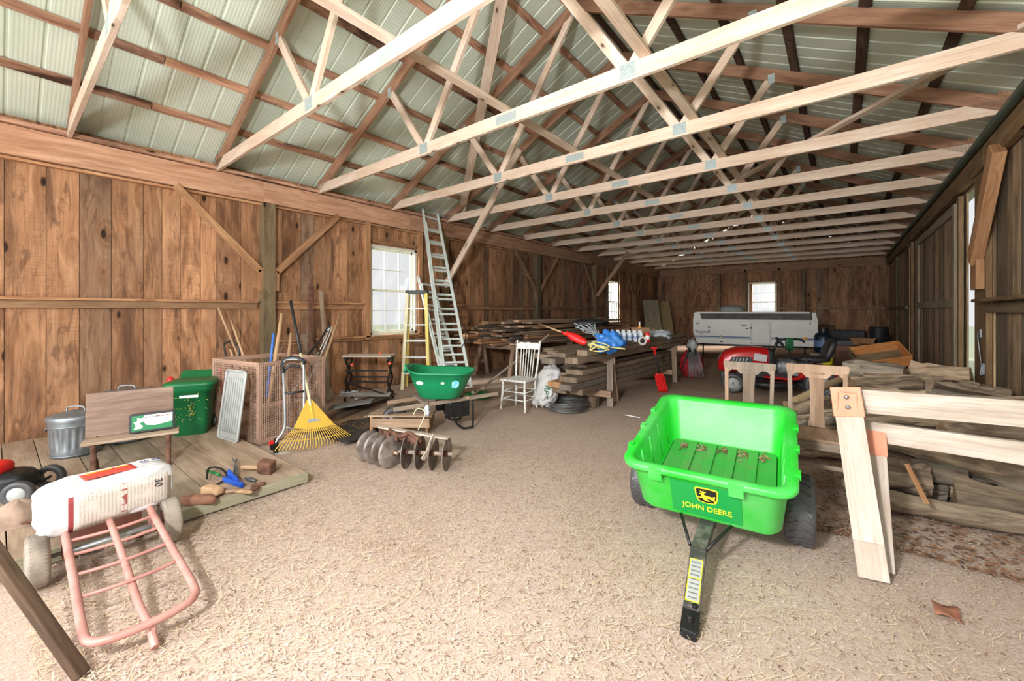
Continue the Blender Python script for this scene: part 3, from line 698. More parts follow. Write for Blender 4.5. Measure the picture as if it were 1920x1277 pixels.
# ---- mower fragment at the far left
c=G(18,948,PZ)
t=thing('small_wheeled_mower','black and red wheeled machine on the platform at the left edge','mower',(c.x-.12,c.y+.03,PZ),math.radians(60))
m=MB(); wheel(m,.085,.05,(.1,-.16,.085),(0,1,0),tread=30,depth=.003); w_=m.build('wheel',M_rub,t)
m=MB(); m.lathe([(0,-.028),(.045,-.028),(.05,-.02),(.05,.02),(.045,.028),(0,.028)],(.1,-.16,.085),(PI/2,0,0),20); m.build('hub',M_greytray,w_)
m=MB(); wheel(m,.085,.05,(.1,.16,.085),(0,1,0),tread=30,depth=.003); m.build('wheel',M_rub,t)
m=MB(); m.blob((-.1,0,.13),(.2,.13,.08),None,.1,3,p=.6); m.build('deck',M_blackm,t)
m=MB(); m.blob((-.16,0,.22),(.13,.1,.06),None,.05,3,p=.6); m.build('engine_cover',M_redp,t)
m=MB(); m.tube([(.1,-.16,.085),(.1,.16,.085)],.01,8); m.build('axle',M_blackm,t)
c=G(50,985,PZ)
t=thing('canvas_hood','dusty beige dome shaped cover with torn straps beside the sack','cover',(c.x-.1,c.y-.03,PZ))
m=MB(); m.lathe([(.125-.01*math.sin(i*1.3),.0+.0*i) if i==0 else (.125*math.cos(i/9*PI/2),.14*math.sin(i/9*PI/2)) for i in range(10)],(0,0,0),None,30,flute=lambda i,a,z:.008*math.sin(a*5+z*20)); m.build('dome',plain('dusty_canvas',rgb(160,136,118),.9,0,rgb(110,86,72),8,.8),t)
m=MB(); 
for k in range(5): m.tube(bez([(.1*math.cos(k),.1*math.sin(k)-.03,.02),(.15*math.cos(k+.4),.15*math.sin(k+.4),.03+.01*k),(.17*math.cos(k+.9),.16*math.sin(k+.9),.01)],5),.009,6)
m.build('strap',M_rust,t)
# ---- galvanised pails
def pail(name,label,c,r,h,hd):
    t=thing(name,label,'bin',c)
    fl=lambda i,a,z:(-.007*(.5+.5*math.cos(a*22)) if 2<=i<=5 else 0)
    m=MB(); m.lathe([(0,0.0),(r*.86,0),(r*.88,.03),(r*.885,.07),(r*.9,.10),(r*.94,h*.68),(r*.955,h*.74),(r*.97,h*.8),(r*.985,h-.01),(r,h)],(0,0,0),None,176,flute=lambda i,a,z:(-.008*(.5+.5*math.cos(a*22)) if 4<=i<=5 else 0)); m.build('body',M_galv,t)
    m=MB(); 
    for z in (.02,h*.78): m.tube([(r*(.9 if z<.1 else .975)*math.cos(2*PI*k/48),r*(.9 if z<.1 else .975)*math.sin(2*PI*k/48),z) for k in range(48)],.006,6,True)
    m.build('hoop',M_galv,t)
    m=MB(); m.lathe([(r*1.03,h-.035),(r*1.05,h-.01),(r*1.03,h+.005),(r*.95,h+.015),(r*.5,h+.035),(r*.2,h+.045),(0,h+.047)],(0,0,0),None,64); li=m.build('lid',M_galv,t)
    m=MB(); m.tube(bez([(-.07,0,h+.035),(-.065,0,h+.065),(-.04,0,h+.078),(.04,0,h+.078),(.065,0,h+.065),(.07,0,h+.035)],5),.007,8); m.build('lid_handle',M_galv,li)
    for s in (-1,1):
        m=MB(); m.tube(bez([(s*r*.97,-.05,h*.72),(s*(r+.02),-.045,h*.66),(s*(r+.025),0,h*.63),(s*(r+.02),.045,h*.66),(s*r*.97,.05,h*.72)],5),.006,8); m.build('side_handle',M_galv,t)
    t.rotation_euler=(0,0,hd); return t
pail('galvanised_bin','small fluted galvanised metal bin with lid left of the bench',(-5.56,.47,PZ),.185,.36,.9)
pail('galvanised_bin','large galvanised metal bin with lid standing behind the bench',(-5.82,.86,PZ),.27,.47,1.0)
# ---- school bench
th=math.radians(77)
t=thing('school_bench','old folding school bench with grey board back and cast iron legs','bench',(-4.62,.72,PZ),th)
# local x along the bench, +y toward the wall
m=MB(); m.box((.0,.03,.275),(.60,.20,.022)); m.build('seat',W_plat,t,bevel=.005)
m=MB(); m.box((-.02,.17,.46),(.56,.022,.36),rot=(-.10,0,0)); m.build('backrest',W_bench,t,bevel=.006)
for x in (-.23,.23):
    m=MB()
    m.tube(bez([(x,-.06,.0),(x,-.035,.08),(x,-.03,.18),(x,-.05,.262)],5),[.018]*16,8,squash=.6)
    m.tube(bez([(x,-.05,.25),(x,.02,.15),(x,.10,.10),(x,.16,.02),(x,.19,.0)],5),.013,8)
    m.tube(bez([(x,-.03,.12),(x,.03,.17),(x,.07,.14),(x,.09,.10)],5),.008,6)
    m.tube(bez([(x,.12,.26),(x,.19,.34),(x,.215,.5)],5),.010,8)
    m.build('leg',M_rust,t)
# kit case on the bench
t=thing('tool_kit_case','flat black case with a green and white printed front propped on the bench','case',(-4.60,.84,PZ+.287),th)
m=MB(); m.prism(rrect(.30,.16,.018),.045,place((0,.055,.082),(1,0,0),(0,.15,1))); m.build('case_shell',M_black,t,bevel=.004)
P=lambda w,h,cx,cz,d: [place((cx,.055-.0245-d+ (cz)*.0 +(.0),.082+cz),(1,0,0),(0,.15,1))]
fr=place((0,.0305,.0855),(1,0,0),(0,.15,1))
def onf(m,w,h,x,z,d=0,poly=None,mi=0):
    m.prism(poly or [(x-w/2,z-h/2),(x+w/2,z-h/2),(x+w/2,z+h/2),(x-w/2,z+h/2)],.002,fr@Matrix.Translation((0,0,.001+d)),mi=mi)
m=MB(); onf(m,.265,.125,0,0,0); m.build('printed_sleeve',plain('sleeve_white',rgb(222,224,216),.4),t)
m=MB(); onf(m,0,0,0,0,.002,[(-.1325,-.0625),(.1325,-.0625),(.1325,-.01),(.02,-.03),(-.04,-.02),(-.07,.03),(-.05,.0625),(-.1325,.0625)]); m.build('green_print',plain('sleeve_green',rgb(20,120,70),.4),t)
m=MB(); onf(m,0,0,0,0,.004,[(-.12,-.05),(-.07,-.045),(-.06,-.03),(-.085,0),(-.06,.01),(-.07,.04),(-.1,.045),(-.095,.02),(-.12,.01),(-.105,-.02)]); m.build('tool_picture',M_whiteprint,t)
text('print','118 pcs SET',.02,M_redl,t,fr@Matrix.Translation((.07,.045,.004)))
text('print','mechanics tools',.014,M_ink,t,fr@Matrix.Translation((-.005,.045,.004)))
# ---- green wheeled bin
t=thing('green_organics_bin','dark green plastic kerbside bin with straw stuck to its front','bin',(-5.56,1.36,PZ),math.radians(65))
def sqlathe(m,levels,n=5,mi=0,cap=True):
    V=[];F=[];k=None
    for (w,d,r,z,cy) in levels:
        P=rrect(w,d,r,n); k=len(P); V+=[(x,y+cy,z) for x,y in P]
    for i in range(len(levels)-1):
        for j in range(k): j2=(j+1)%k; F.append((i*k+j,i*k+j2,(i+1)*k+j2,(i+1)*k+j))
    m.add(V,F,None,None,True,mi)
    if cap:
        m.add(V[:k],[tuple(range(k))[::-1]],None,None,False,mi); m.add(V[-k:],[tuple(range(k))],None,None,False,mi)
m=MB(); sqlathe(m,[(.28,.28,.05,0,.0),(.30,.30,.05,.06,0),(.32,.33,.05,.12,0),(.37,.38,.06,.46,0),(.41,.42,.07,.465,0),(.42,.43,.07,.53,0)]); m.build('body',M_bin,t)
m=MB(); sqlathe(m,[(.45,.46,.08,.528,0),(.46,.47,.08,.545,0),(.45,.46,.08,.56,0),(.38,.39,.08,.575,0),(.2,.2,.05,.58,0)]); m.build('lid',M_bin,t)
m=MB(); m.prism(rrect(.34,.14,.04),.05,place((0,.29,.58),(1,0,0),(0,.8,.6))); m.box((0,.24,.54),(.3,.1,.05)); m.build('handle',M_bin,t,bevel=.006)
for x in (-.17,.17):
    m=MB(); wheel(m,.07,.045,(x,.17,.07),(1,0,0),tread=20,depth=.002); m.build('wheel',M_rub,t)
m=MB(); m.box((0,-.187,.42),(.16,.004,.026),rot=(-.06,0,0)); m.build('white_label',M_whiteprint,t)
m=MB(); 
for k in range(46):
    x=random.gauss(.02,.06); z=max(.12,random.gauss(.27,.07)); y=-.168-.022*(z-.12)/.35-.006; a=random.uniform(0,PI)
    m.box((x,y,z),(.022,.003,.0028),rot=(0,a,0))
m.build('stuck_straw',litter_mat('stuck',rgb(200,190,90),rgb(150,170,80),rgb(220,210,120)),t)['kind']='stuff'
m=MB(); m.tube(bez([(-.2,.1,.56),(-.235,.08,.5),(-.24,.07,.3),(-.2,.1,.1)],5),.018,8); m.build('latch_cord',M_black,t)
m=MB(); m.blob((-.22,.09,.57),(.03,.03,.04)); m.build('red_knob',M_redp,t)
# orange tube tool leaning
t=thing('orange_tube_handle','bright orange bent tubular handle leaning behind the green bin','tool',(-5.9,1.72,0))
o_=t.location
m=MB(o_); p=[at(412,690,5.0),at(425,735,4.85),at(436,775,4.75),at(433,812,4.7)]; m.tube(bez(p,6),.016,10); m.build('long_tube',M_orange,t)
m=MB(o_); p=[at(412,690,5.0),at(417,740,4.95),at(412,765,4.9),at(402,795,4.85)]; m.tube(bez(p,6),.014,10); m.build('short_tube',M_redp,t)
# ---- wire crate
cr=math.radians(9); CO=Vector((-5.28,2.03,0)); cw,cd,chh=.95,.78,.86
t=thing('wire_mesh_crate','tall wooden framed crate of rusty wire mesh full of long handled tools','crate',CO,cr)
m=MB(); q=.045
for x in (-1,1):
    for y in (-1,1): m.box((x*(cw/2-q/2),y*(cd/2-q/2),chh/2),(q,q,chh),axis=2)
for z in (.03,.40,chh-.025):
    for y in (-1,1): m.box((0,y*(cd/2-q/2),z),(cw-2*q,q*.9,.05),axis=0)
    for x in (-1,1): m.box((x*(cw/2-q/2),0,z),(q*.9,cd-2*q,.05),axis=1)
m.build('crate_frame',wood('crate_wood',rgb(190,158,136),rgb(160,126,106),rgb(112,84,70),var=.15,stain=.2),t,bevel=.003)
def netting(m,p0,ux,uy,W,H,s,r):
    p0=Vector(p0);ux=Vector(ux);uy=Vector(uy)
    for i in range(int(W/s)+1): m.tube([p0+ux*i*s,p0+ux*i*s+uy*H],r,4,cap=False)
    for i in range(int(H/s)+1): m.tube([p0+uy*i*s,p0+uy*i*s+ux*W],r,4,cap=False)
m=MB(); netting(m,(cw/2+.002,-cd/2+.02,.02),(0,1,0),(0,0,1),cd-.04,chh-.04,.0195,.0023)
netting(m,(-cw/2+.02,-cd/2-.002,.02),(1,0,0),(0,0,1),cw-.04,chh-.04,.026,.0022)
netting(m,(-cw/2+.02,cd/2+.002,.02),(1,0,0),(0,0,1),cw-.04,chh-.04,.04,.002)
m.build('wire_mesh',M_wire,t)
# tools in the crate
def pole(name,label,p0,p1,r,mat,cat='tool',r1=None,seg=10,group=None,n=5):
    p0=Vector(p0);p1=Vector(p1); m=MB(p0); m.tube([p0.lerp(p1,i/(n-1)) for i in range(n)],[r+((r1 or r)-r)*i/(n-1) for i in range(n)],seg)
    return m.build(name,mat,None,label,cat,group)
pole('long_handled_tool','thin grey handle leaning at the far left in the wire crate',at(459,700,5.35)+Vector((.1,.1,-.35)),at(409,577,5.4),.014,W_handle)
pole('long_handled_tool','short grey handle just right of the thin one in the crate',at(458,690,5.2)+Vector((.1,.1,-.3)),at(433,600,5.5),.016,W_handle)
t=thing('spade','black D handled spade leaning in the left of the crate','spade',at(440,690,5.3))
o_=t.location; m=MB(o_); m.tube(bez([at(420,645,5.4),at(426,672,5.35),at(450,700,5.3)],4),.012,8); m.tube(bez([at(420,645,5.4),at(433,640,5.4),at(447,650,5.4),at(448,668,5.38)],4),.014,8); m.build('grip',M_black,t)
m=MB(o_); m.tube([at(432,655,5.38),at(470,775,5.1)],.014,8); m.build('shaft',W_handle,t)
pole('blue_garden_tool','blue painted tool handle standing in the crate',at(500,745,4.95),at(513,625,5.25),.014,M_blueh)
pole('pickaxe','thick pale wooden handle standing tallest in the crate middle',at(503,760,4.95),at(529,588,5.35),.024,W_handle,r1=.022)
pole('pickaxe','thick pale wooden handle, shorter one right of the tallest',at(534,740,5.0),at(546,625,5.3),.021,W_handle,r1=.02)
pole('red_brown_stick','rough brown stick behind the pale handles in the crate',at(505,720,5.3),at(537,635,5.5),.016,W_raft)
t=thing('splitting_maul','pale handled maul with rusty red head standing low inside the crate','maul',at(540,830,4.85)); o_=t.location
m=MB(o_); m.tube([at(538,825,4.9),at(579,680,5.1)],.018,10); m.build('handle',wood('orange_handle',rgb(214,148,98),rgb(190,120,74),rgb(140,90,60)),t)
m=MB(o_); m.box(at(534,835,4.88),(.09,.16,.07),rot=(.3,.1,.4)); m.build('head',plain('red_paint_worn',rgb(150,54,46),.6,.2,rgb(110,60,50),12,.7),t,bevel=.01)
pole('broom','long pale wooden handle leaning right out of the crate',at(560,815,4.9),at(638,588,6.0),.017,W_handle)
pole('thin_grey_rod','thin grey rod crossing the crate diagonally',at(510,795,4.9),at(598,660,5.3),.008,M_greytube)
t=thing('bow_saw','black tubular bow handle with silver wire end leaning right in the crate','saw',at(600,650,5.4)); o_=t.location
m=MB(o_); m.tube(bez([at(575,668,5.3),at(600,638,5.6),at(612,618,5.8),at(620,612,5.85)],5),.014,8); m.build('frame_tube',M_black,t)
m=MB(o_); m.tube(bez([at(612,622,5.8),at(622,612,5.85),at(616,632,5.7),at(590,690,5.3),at(575,720,5.2)],5),.007,6); m.tube(bez([at(606,628,5.75),at(618,616,5.8),at(600,655,5.5)],5),.006,6); m.build('blade_wire',M_alum,t)
# ---- rake
hb=Vector((-4.19,2.07,.015)); ht=at(545,565,5.0); hd=(ht-hb).normalized()
t=thing('leaf_rake','wide yellow plastic leaf rake leaning head down against the wire crate','rake',(hb.x,hb.y,0))
side=Vector((-.05,1,0)).normalized(); side=(side-hd*side.dot(hd)).normalized(); nrm=side.cross(hd)
def rk(a,b,c=0): return hb+side*a+hd*b+nrm*c
o_=t.location
ap=.53
m=MB(o_)
poly=[(-.024,ap),(.024,ap),(.21,.225),(.1,.20),(0,.192),(-.1,.20),(-.21,.225)]
MR=place(hb,side,hd)
m.prism(poly,.006,MR); m.prism([(-.012,ap),(.012,ap),(.004,.30),(-.004,.30)],.02,MR)
m.build('head_plate',M_yelrake,t,bevel=.002)
m=MB(o_); nt=26
for i in range(nt):
    u=i/(nt-1)*2-1
    a=u*.205; y0=.215+.012*u*u; x1=u*.40; 
    pts=[rk(a,y0),rk(a+(x1-a)*.5,y0*.5+.02,.004),rk(a+(x1-a)*.9,.03+.03*u*u,.0),rk(x1,.0+.03*u*u,-.035)]
    m.tube(bez(pts,3),.0042,6,squash=.7)
for k,(sx,yy) in enumerate(((.245,.17),(.33,.085))):
    m.tube([rk(u*sx,yy+.018*u*u,.006) for u in [q/12-1 for q in range(25)]],.0045,6)
m.build('tines',M_yelrake,t)
m=MB(o_); m.prism([(-.07,.262),(.06,.275),(.075,.285),(.02,.31),(-.05,.30)],.001,MR@Matrix.Translation((0,0,-.005))); m.prism([(-.07,.262),(.06,.275),(.075,.285),(.02,.31),(-.05,.30)],.001,MR@Matrix.Translation((0,0,.005))); m.build('worn_label',M_greytray,t)
Lh=(ht-hb).length
m=MB(o_); m.tube([rk(0,ap-.08,.0),rk(0,Lh*.62)],.0155,12); m.build('handle',M_cream,t)
m=MB(o_); m.tube([rk(0,Lh*.6),rk(0,Lh)],.0175,12); m.build('grip',M_black,t)
# ---- grey tubular cultivator
t=thing('tubular_cultivator','grey tubular handled garden tool with black grips beside the rake','tool',G(520,848)); o_=t.location
pl=[at(518,845,4.08),at(518,828,4.1),at(533,803,4.15),at(534,760,4.28),at(531,690,4.45),at(533,678,4.48),at(540,674,4.5),at(562,674,4.52),at(569,680,4.52),at(570,760,4.4),at(568,805,4.3)]
m=MB(o_); m.tube(bez(pl,5),.0125,10); m.tube([at(533,800,4.16),at(566,808,4.3)],.008,8); m.build('tube_frame',M_greytube,t)
m=MB(o_); m.tube(bez([at(531,700,4.42),at(530,682,4.47),at(538,672,4.5),at(562,672,4.52),at(571,682,4.5)],4),.018,10); m.tube(bez([at(533,695,4.45),at(545,686,4.48),at(563,688,4.5)],3),.014,8); m.build('grips',M_black,t)
m=MB(o_); m.tube([at(533,738,4.33),at(570,734,4.43)],.012,8); m.build('brace_bar',M_black,t)
m=MB(o_); m.tube([at(518,822,4.12),at(517,850,4.07)],.022,10); m.box(at(512,838,4.06),(.05,.04,.05)); m.build('pivot',M_blackm,t)
m=MB(o_); m.box(at(509,832,4.08),(.035,.03,.05)); m.build('red_catch',M_redp,t)
m=MB(o_); m.beam(at(514,850,4.07)+Vector((0,0,.0)),at(545,847,4.15),.05,.008); m.build('foot_plate',M_alum,t)
# ---- ribbed tray leaning on crate
a=Vector((-5.14,1.47,PZ)); b=Vector((-4.73,1.53,PZ)); upv=Vector((.0,.09,.70)); 
t=thing('ribbed_boot_tray','grey ribbed plastic tray standing against the wire crate','tray',a.lerp(b,.5))
o_=t.location; xx=(b-a).normalized(); MT=place(a.lerp(b,.5)+upv*.5,xx,upv)
m=MB(o_); m.prism(rrect((b-a).length*.92,.70,.035),.006,MT); m.build('tray_base',M_greytray,t)
m=MB(o_); P=rrect((b-a).length*.92,.70,.035); m.tube([MT@Vector((x,y,.012)) for x,y in P],.012,8,True)
for i in range(7):
    x=-.13+i*.043; m.tube([MT@Vector((x+.004*math.sin(k*1.2),-.28+k*.056,.008)) for k in range(11)],.007,6)
m.build('ribs',M_greytray,t)
# posts leaning on wall behind crate
plank_thing('iron_post','long red-brown rusty post leaning on the wall behind the crate','post',(-6.35,3.0,.02),at(582,532,6.35),.05,.05,M_rust)
plank_thing('grey_slab','narrow grey slab of wood leaning on the wall beside the rusty post','board',(-6.3,3.3,.02),at(601,545,6.4),.05,.04,W_lumb)
plank_thing('grey_slab','wide dark grey board leaning low against the wall right of the crate','board',(-6.2,3.25,.02),(-6.55,3.02,1.05),.16,.02,W_lumb,up=(1,0,0))
# ---- hand tools on the platform
def G8(u,v,z=PZ): return G(u,v,z)
t=thing('hand_maul','blunt rusty iron block head with short pale handle on the platform','hammer',G8(480,885)); o_=t.location
m=MB(o_); m.box(G8(497,890)+Vector((-.02,.02,.055)),(.12,.085,.10),rot=(.15,.1,.6)); m.build('head',M_rust,t,bevel=.012)
m=MB(o_); m.tube([G8(492,888)+Vector((0,0,.05)),G8(458,888)+Vector((-.05,0,.04))],.018,10); m.build('handle',W_handle,t)
t=thing('bar_clamp','blue gripped bar clamp with black strap on the platform','clamp',G8(430,905)); o_=t.location
m=MB(o_); m.beam(G8(420,905)+Vector((0,0,.03)),G8(455,915)+Vector((0,0,.02)),.03,.035); m.beam(G8(428,900)+Vector((0,0,.06)),G8(446,912)+Vector((0,0,.03)),.02,.05); m.build('grip',M_bluet,t,bevel=.006)
m=MB(o_); m.tube(bez([G8(388,905)+Vector((0,0,.03)),G8(392,892)+Vector((0,0,.06)),G8(415,893)+Vector((0,0,.06)),G8(425,903)+Vector((0,0,.03)),G8(400,912)],4),.008,6); m.build('strap',M_blackm,t)
pole('green_file','short tool with green handle lying on the platform',G8(388,887)+Vector((0,0,.02)),G8(412,900)+Vector((0,0,.04)),.011,M_ghose,'hand tool')
t=thing('pliers','grey pliers standing open among the hand tools','pliers',G8(440,885)); o_=t.location
for u0,u1 in ((436,446),(444,438)):
    m=MB(o_); m.tube(bez([G8(u0,868)+Vector((0,0,.03)),G8(441,880)+Vector((0,0,.05)),G8(u1,898)+Vector((0,0,.01))],4),.008,6); m.build('jaw',M_engine,t)
t=thing('wood_plane','dark brown wooden shoe shaped block plane at the platform edge','plane',G8(375,945)); o_=t.location
m=MB(o_); m.blob(G8(372,945)+Vector((0,0,.03)),(.115,.035,.032),(0,0,.75),.15,2,p=.7); m.build('body',plain('brown_wood_block',rgb(140,96,74),.8,0,rgb(110,76,60),12,.6),t)
m=MB(o_); m.blob(G8(398,930)+Vector((0,0,.04)),(.08,.04,.035),(0,0,.4),.15,2,p=.6); m.build('tote',W_handle,t)
for k,(u,v,l,a) in enumerate([(412,920,.10,.3),(425,925,.16,1.0),(470,902,.14,.2),(485,912,.1,1.2),(455,925,.18,.5),(478,920,.08,2.0)]):
    c=G8(u,v); m=MB(c); m.blob(c+Vector((0,0,.014)),(l/2,.018,.013),(0,0,a),.3,3,p=.7,nu=14,nv=8)
    m.build(['wood_offcut','wood_offcut','chisel','iron_wedge','wood_offcut','iron_wedge'][k],[W_handle,W_horse,M_engine,M_rust,W_handle,M_rust][k],None,['pale wooden block right of the plane','long wooden piece lying under the blue clamp','grey steel chisel between clamp and rusty maul','small rusty wedge near the rusty maul','pale wooden stick at the platform front edge','small rusty iron bit at the platform corner'][k],'hand tool','hand tools on the platform')
# ================================================================ things, middle
# ---- disc harrow
t=thing('disc_harrow','small rusty disc harrow with two gangs of four discs on the straw','harrow',(-3.1,2.3,0)); o_=t.location
R0=.145
def gang(c0,c1):
    c0=Vector(c0);c1=Vector(c1); ax=(c1-c0).normalized(); L=(c1-c0).length
    x,z=frame(ax); Rm=Matrix((x,z,ax)).transposed()
    for i in range(4):
        c=c0.lerp(c1,i/3)
        m=MB(o_); pr=[(0,.028),(.05,.025),(.09,.017),(.125,.006),(R0,-.006),(R0,-.010),(.125,.001),(.09,.012),(.05,.020),(0,.023)]
        m.lathe(pr,c,Rm,40); dd=m.build('disc',M_disc,t)
        m=MB(o_); m.lathe([(0,-.02),(.022,-.018),(.026,.0),(.022,.04),(0,.045)],c,Rm,12); m.build('hub',M_rust,dd)
    m=MB(o_); m.tube([c0-ax*.06,c1+ax*.07],.015,8); m.tube([c0+ax*.02,c0+ax*(L-.02)],.019,8); m.build('axle',M_horseiron,t)
M_horseiron=plain('dusty_iron',rgb(190,174,158),.7,.2,rgb(140,120,106),16,.7)
gang((-3.47,2.20,R0-.01),(-3.16,2.23,R0-.01)); gang((-2.74,2.50,R0-.01),(-3.06,2.31,R0-.01))
m=MB(o_); m.beam(at(712,800,3.86),at(842,822,3.66),.06,.014,up=(0,0,1)); m.build('frame_bar',M_horseiron,t,bevel=.002)
m=MB(o_); m.beam(at(815,815,3.68),at(800,850,3.62),.05,.012,up=(1,0,0),w1=.03); m.beam(at(800,850,3.62),at(792,862,3.6),.04,.012,up=(1,0,0)); m.build('hanger',M_horseiron,t)
m=MB(o_); m.beam(at(715,802,3.86),at(722,838,3.82),.05,.012,up=(1,0,0)); m.build('hanger',M_rust,t)
m=MB(o_); m.beam(at(722,812,3.8),at(790,826,3.7),.04,.05,up=(0,0,1)); m.tube(bez([at(730,806,3.8),at(750,818,3.72),at(768,812,3.72),at(790,830,3.68)],4),.018,8)
for k in range(5): 
    c=at(728+k*15,812+k*3,3.74); m.tube([c,c+Vector((.03,-.02,-.05))],.014,6)
m.build('linkage',M_rust,t)
# ---- low wooden crate behind the harrow
t=thing('low_wooden_crate','low plank topped wooden box behind the disc harrow','crate',(-3.98,2.97,0),math.radians(38))
m=MB(); 
for y in (-.1,0,.1): m.box((.0,y,.215),(.72,.096,.022),axis=0)
m.build('top_planks',W_horse,t,bevel=.003)
m=MB(); m.box((-.33,0,.12),(.03,.28,.2)); m.box((.30,0,.10),(.03,.28,.16)); m.build('end_boards',W_trim,t,bevel=.003)
m=MB(); m.box((0,-.14,.14),(.66,.018,.10)); m.box((0,.14,.14),(.66,.018,.10)); m.build('side_boards',W_horse,t)
m=MB((-4.35,2.62,.02)); m.grid(lambda u,v:(-4.75+.75*u,2.25+.8*v,.02+.03*mnoise.noise(Vector((u*4,v*4,1)))+.02),12,12); m.build('black_plastic_sheet',M_black,None,'crumpled black plastic sheet on the floor between rake and box','sheet',solid=.003)
# ---- wheelbarrow
t=thing('wheelbarrow','old wooden handled wheelbarrow with a black steel leg frame','wheelbarrow',(-3.80,3.38,0),math.radians(-25))
for s in (-1,1):
    m=MB(); m.beam((s*.19,-.60,.31),(s*.22,.66,.385),.035,.045); m.build('handle_rail',W_horse,t,bevel=.006)
m=MB(); m.box((0,-.25,.355),(.5,.05,.03)); m.box((0,.25,.375),(.5,.05,.03)); m.build('cross_slat',W_horse,t)
for s in (-1,1):
    m=MB(); m.tube(bez([(s*.215,.33,.34),(s*.22,.33,.04),(s*.22,.30,.012),(s*.22,.2,.015),(s*.2,.12,.10),(s*.2,.05,.33)],4),.013,8); m.build('leg',M_blackm,t)
m=MB(); m.box((0,.2,.25),(.42,.012,.17)); m.box((.2,.14,.24),(.012,.3,.18)); m.box((-.2,.14,.24),(.012,.3,.18)); m.build('leg_brace',M_blackm,t)
m=MB(); wheel(m,.15,.08,(0,-.55,.15),(1,0,0),tread=30,depth=.004); wh=m.build('wheel',M_rub,t)
m=MB(); m.lathe([(0,-.03),(.07,-.03),(.08,0),(.07,.03),(0,.03)],(0,-.55,.15),(0,PI/2,0),20); m.build('rim',M_galv,wh)
# bits hung on the frame
t=thing('wire_hanger','pale bent wire hook with scrap of white plastic under the green tub','wire',(-3.72,3.1,0)); o_=t.location
m=MB(o_); m.tube(bez([at(775,778,4.5),at(783,766,4.5),at(797,772,4.45),at(792,790,4.4),at(784,806,4.35)],4),.006,6); m.build('wire_rod',M_cream,t)
m=MB(o_); m.blob(at(800,770,4.5),(.035,.02,.06),None,.4,4,nu=16,nv=10); m.build('plastic_scrap',M_clear,t)
# ---- green tub
t=thing('green_tub','round cornered green plastic barrow tub with stickers resting on the wooden barrow','tub',(-3.70,3.30,.395),math.radians(38))
lv=[(.40,.34,.10,0,0),(.47,.40,.12,.02,0),(.62,.50,.17,.17,0),(.74,.58,.2,.285,0),(.78,.62,.21,.29,0),(.79,.63,.21,.305,0),(.775,.615,.2,.315,0),(.73,.575,.19,.305,0),(.60,.48,.16,.17,0),(.46,.38,.12,.035,0)]
m=MB(); V=[];F=[];n_=12
for (w_,d_,r_,z,cy) in lv:
    P=rrect(w_,d_,r_,n_); k=len(P); V+=[(x,y+cy,z+.10*max(0,(-x/.39))**3*(1 if z>.2 else 0)*.6) for x,y in P]
for i in range(len(lv)-1):
    for j in range(k): j2=(j+1)%k; F.append((i*k+j,i*k+j2,(i+1)*k+j2,(i+1)*k+j))
m.add(V,F,None,None,True); m.add(V[:k],[tuple(range(k))[::-1]]); m.add(V[-k:],[tuple(range(k))]); m.build('shell',M_tub,t)
m=MB(); m.prism(rrect(.2,.1,.04),.03,place((-.41,0,.335),(0,1,0),(.2,0,1))); m.build('pouring_lip',M_tub,t,bevel=.005)
m=MB(); m.grid(lambda u,v:(-.28+.4*u,-.14+.3*v,.13+.05*mnoise.noise(Vector((u*5,v*5,2)))),14,10); m.build('soil',plain('dry_soil',rgb(120,96,66),.95,0,rgb(80,60,44),30,.8),t)
fm=lambda x,z:place((x,-.20-.065*(z/.17)*.75-.012,z),(1,0,0),(0,-.35,1))
m=MB(); m.prism([(.045*math.cos(a*PI/8),.02*math.sin(a*PI/8)) for a in range(16)],.003,place((-.20,-.254,.20),(1,-.25,0),(0,-.33,1))); m.build('oval_label',M_whiteprint,t)
m=MB(); m.box((.06,-.263,.2),(.035,.006,.022),rot=(.33,0,0)); m.build('white_label',M_whiteprint,t)
m=MB(); m.prism([(-.04,-.04),(.01,-.05),(.04,-.02),(.045,.03),(.01,.05),(-.035,.03)],.003,place((.20,-.252,.185),(1,.12,0),(0,-.33,1))); m.build('blue_sticker',plain('light_blue_sticker',rgb(70,180,200),.4,0,rgb(220,236,236),40,.8),t)
# ---- junk boards below the workbench
for k,(p0,p1,w_,h_,mt,lb) in enumerate([
 (G(628,782,.03),G(735,738,.06),.16,.02,W_lumb,'grey board lying nearest the crate under the workbench'),
 (G(690,782,.03),G(775,742,.10),.14,.02,W_horse,'pale board angled over the dark screen below the workbench'),
 (G(700,775,.12),G(790,735,.14),.10,.02,W_horse,'short pale board stacked on top below the workbench'),
 (G(640,765,.02),G(700,745,.02),.12,.03,W_lumb,'short dark board against the wall below the workbench')]):
    plank_thing('loose_board',lb,'board',p0,p1,w_,h_,mt)
c=G(668,768,.05); m=MB(c); X1=Vector((.45,.35,0)); X2=Vector((-.35,.42,0))
m.grid(lambda u,v:c+X1*(u-.5)+X2*(v-.5)+Vector((0,0,.05+.10*u+.03*math.sin(v*5))),10,10); m.build('screen_sheet',M_mesh,None,'bent dark grey screen sheet on the floor under the workbench','screen',solid=.004)
t=thing('coiled_cable','white and grey cable tangle at the foot of the workbench','cable',G(655,750)); o_=t.location
m=MB(o_); m.tube([o_+Vector((.16*math.cos(a*.6)*(1+.1*math.sin(a)),.14*math.sin(a*.6),.03+.006*a)) for a in range(24)],.008,6); m.build('coil',M_clear,t)
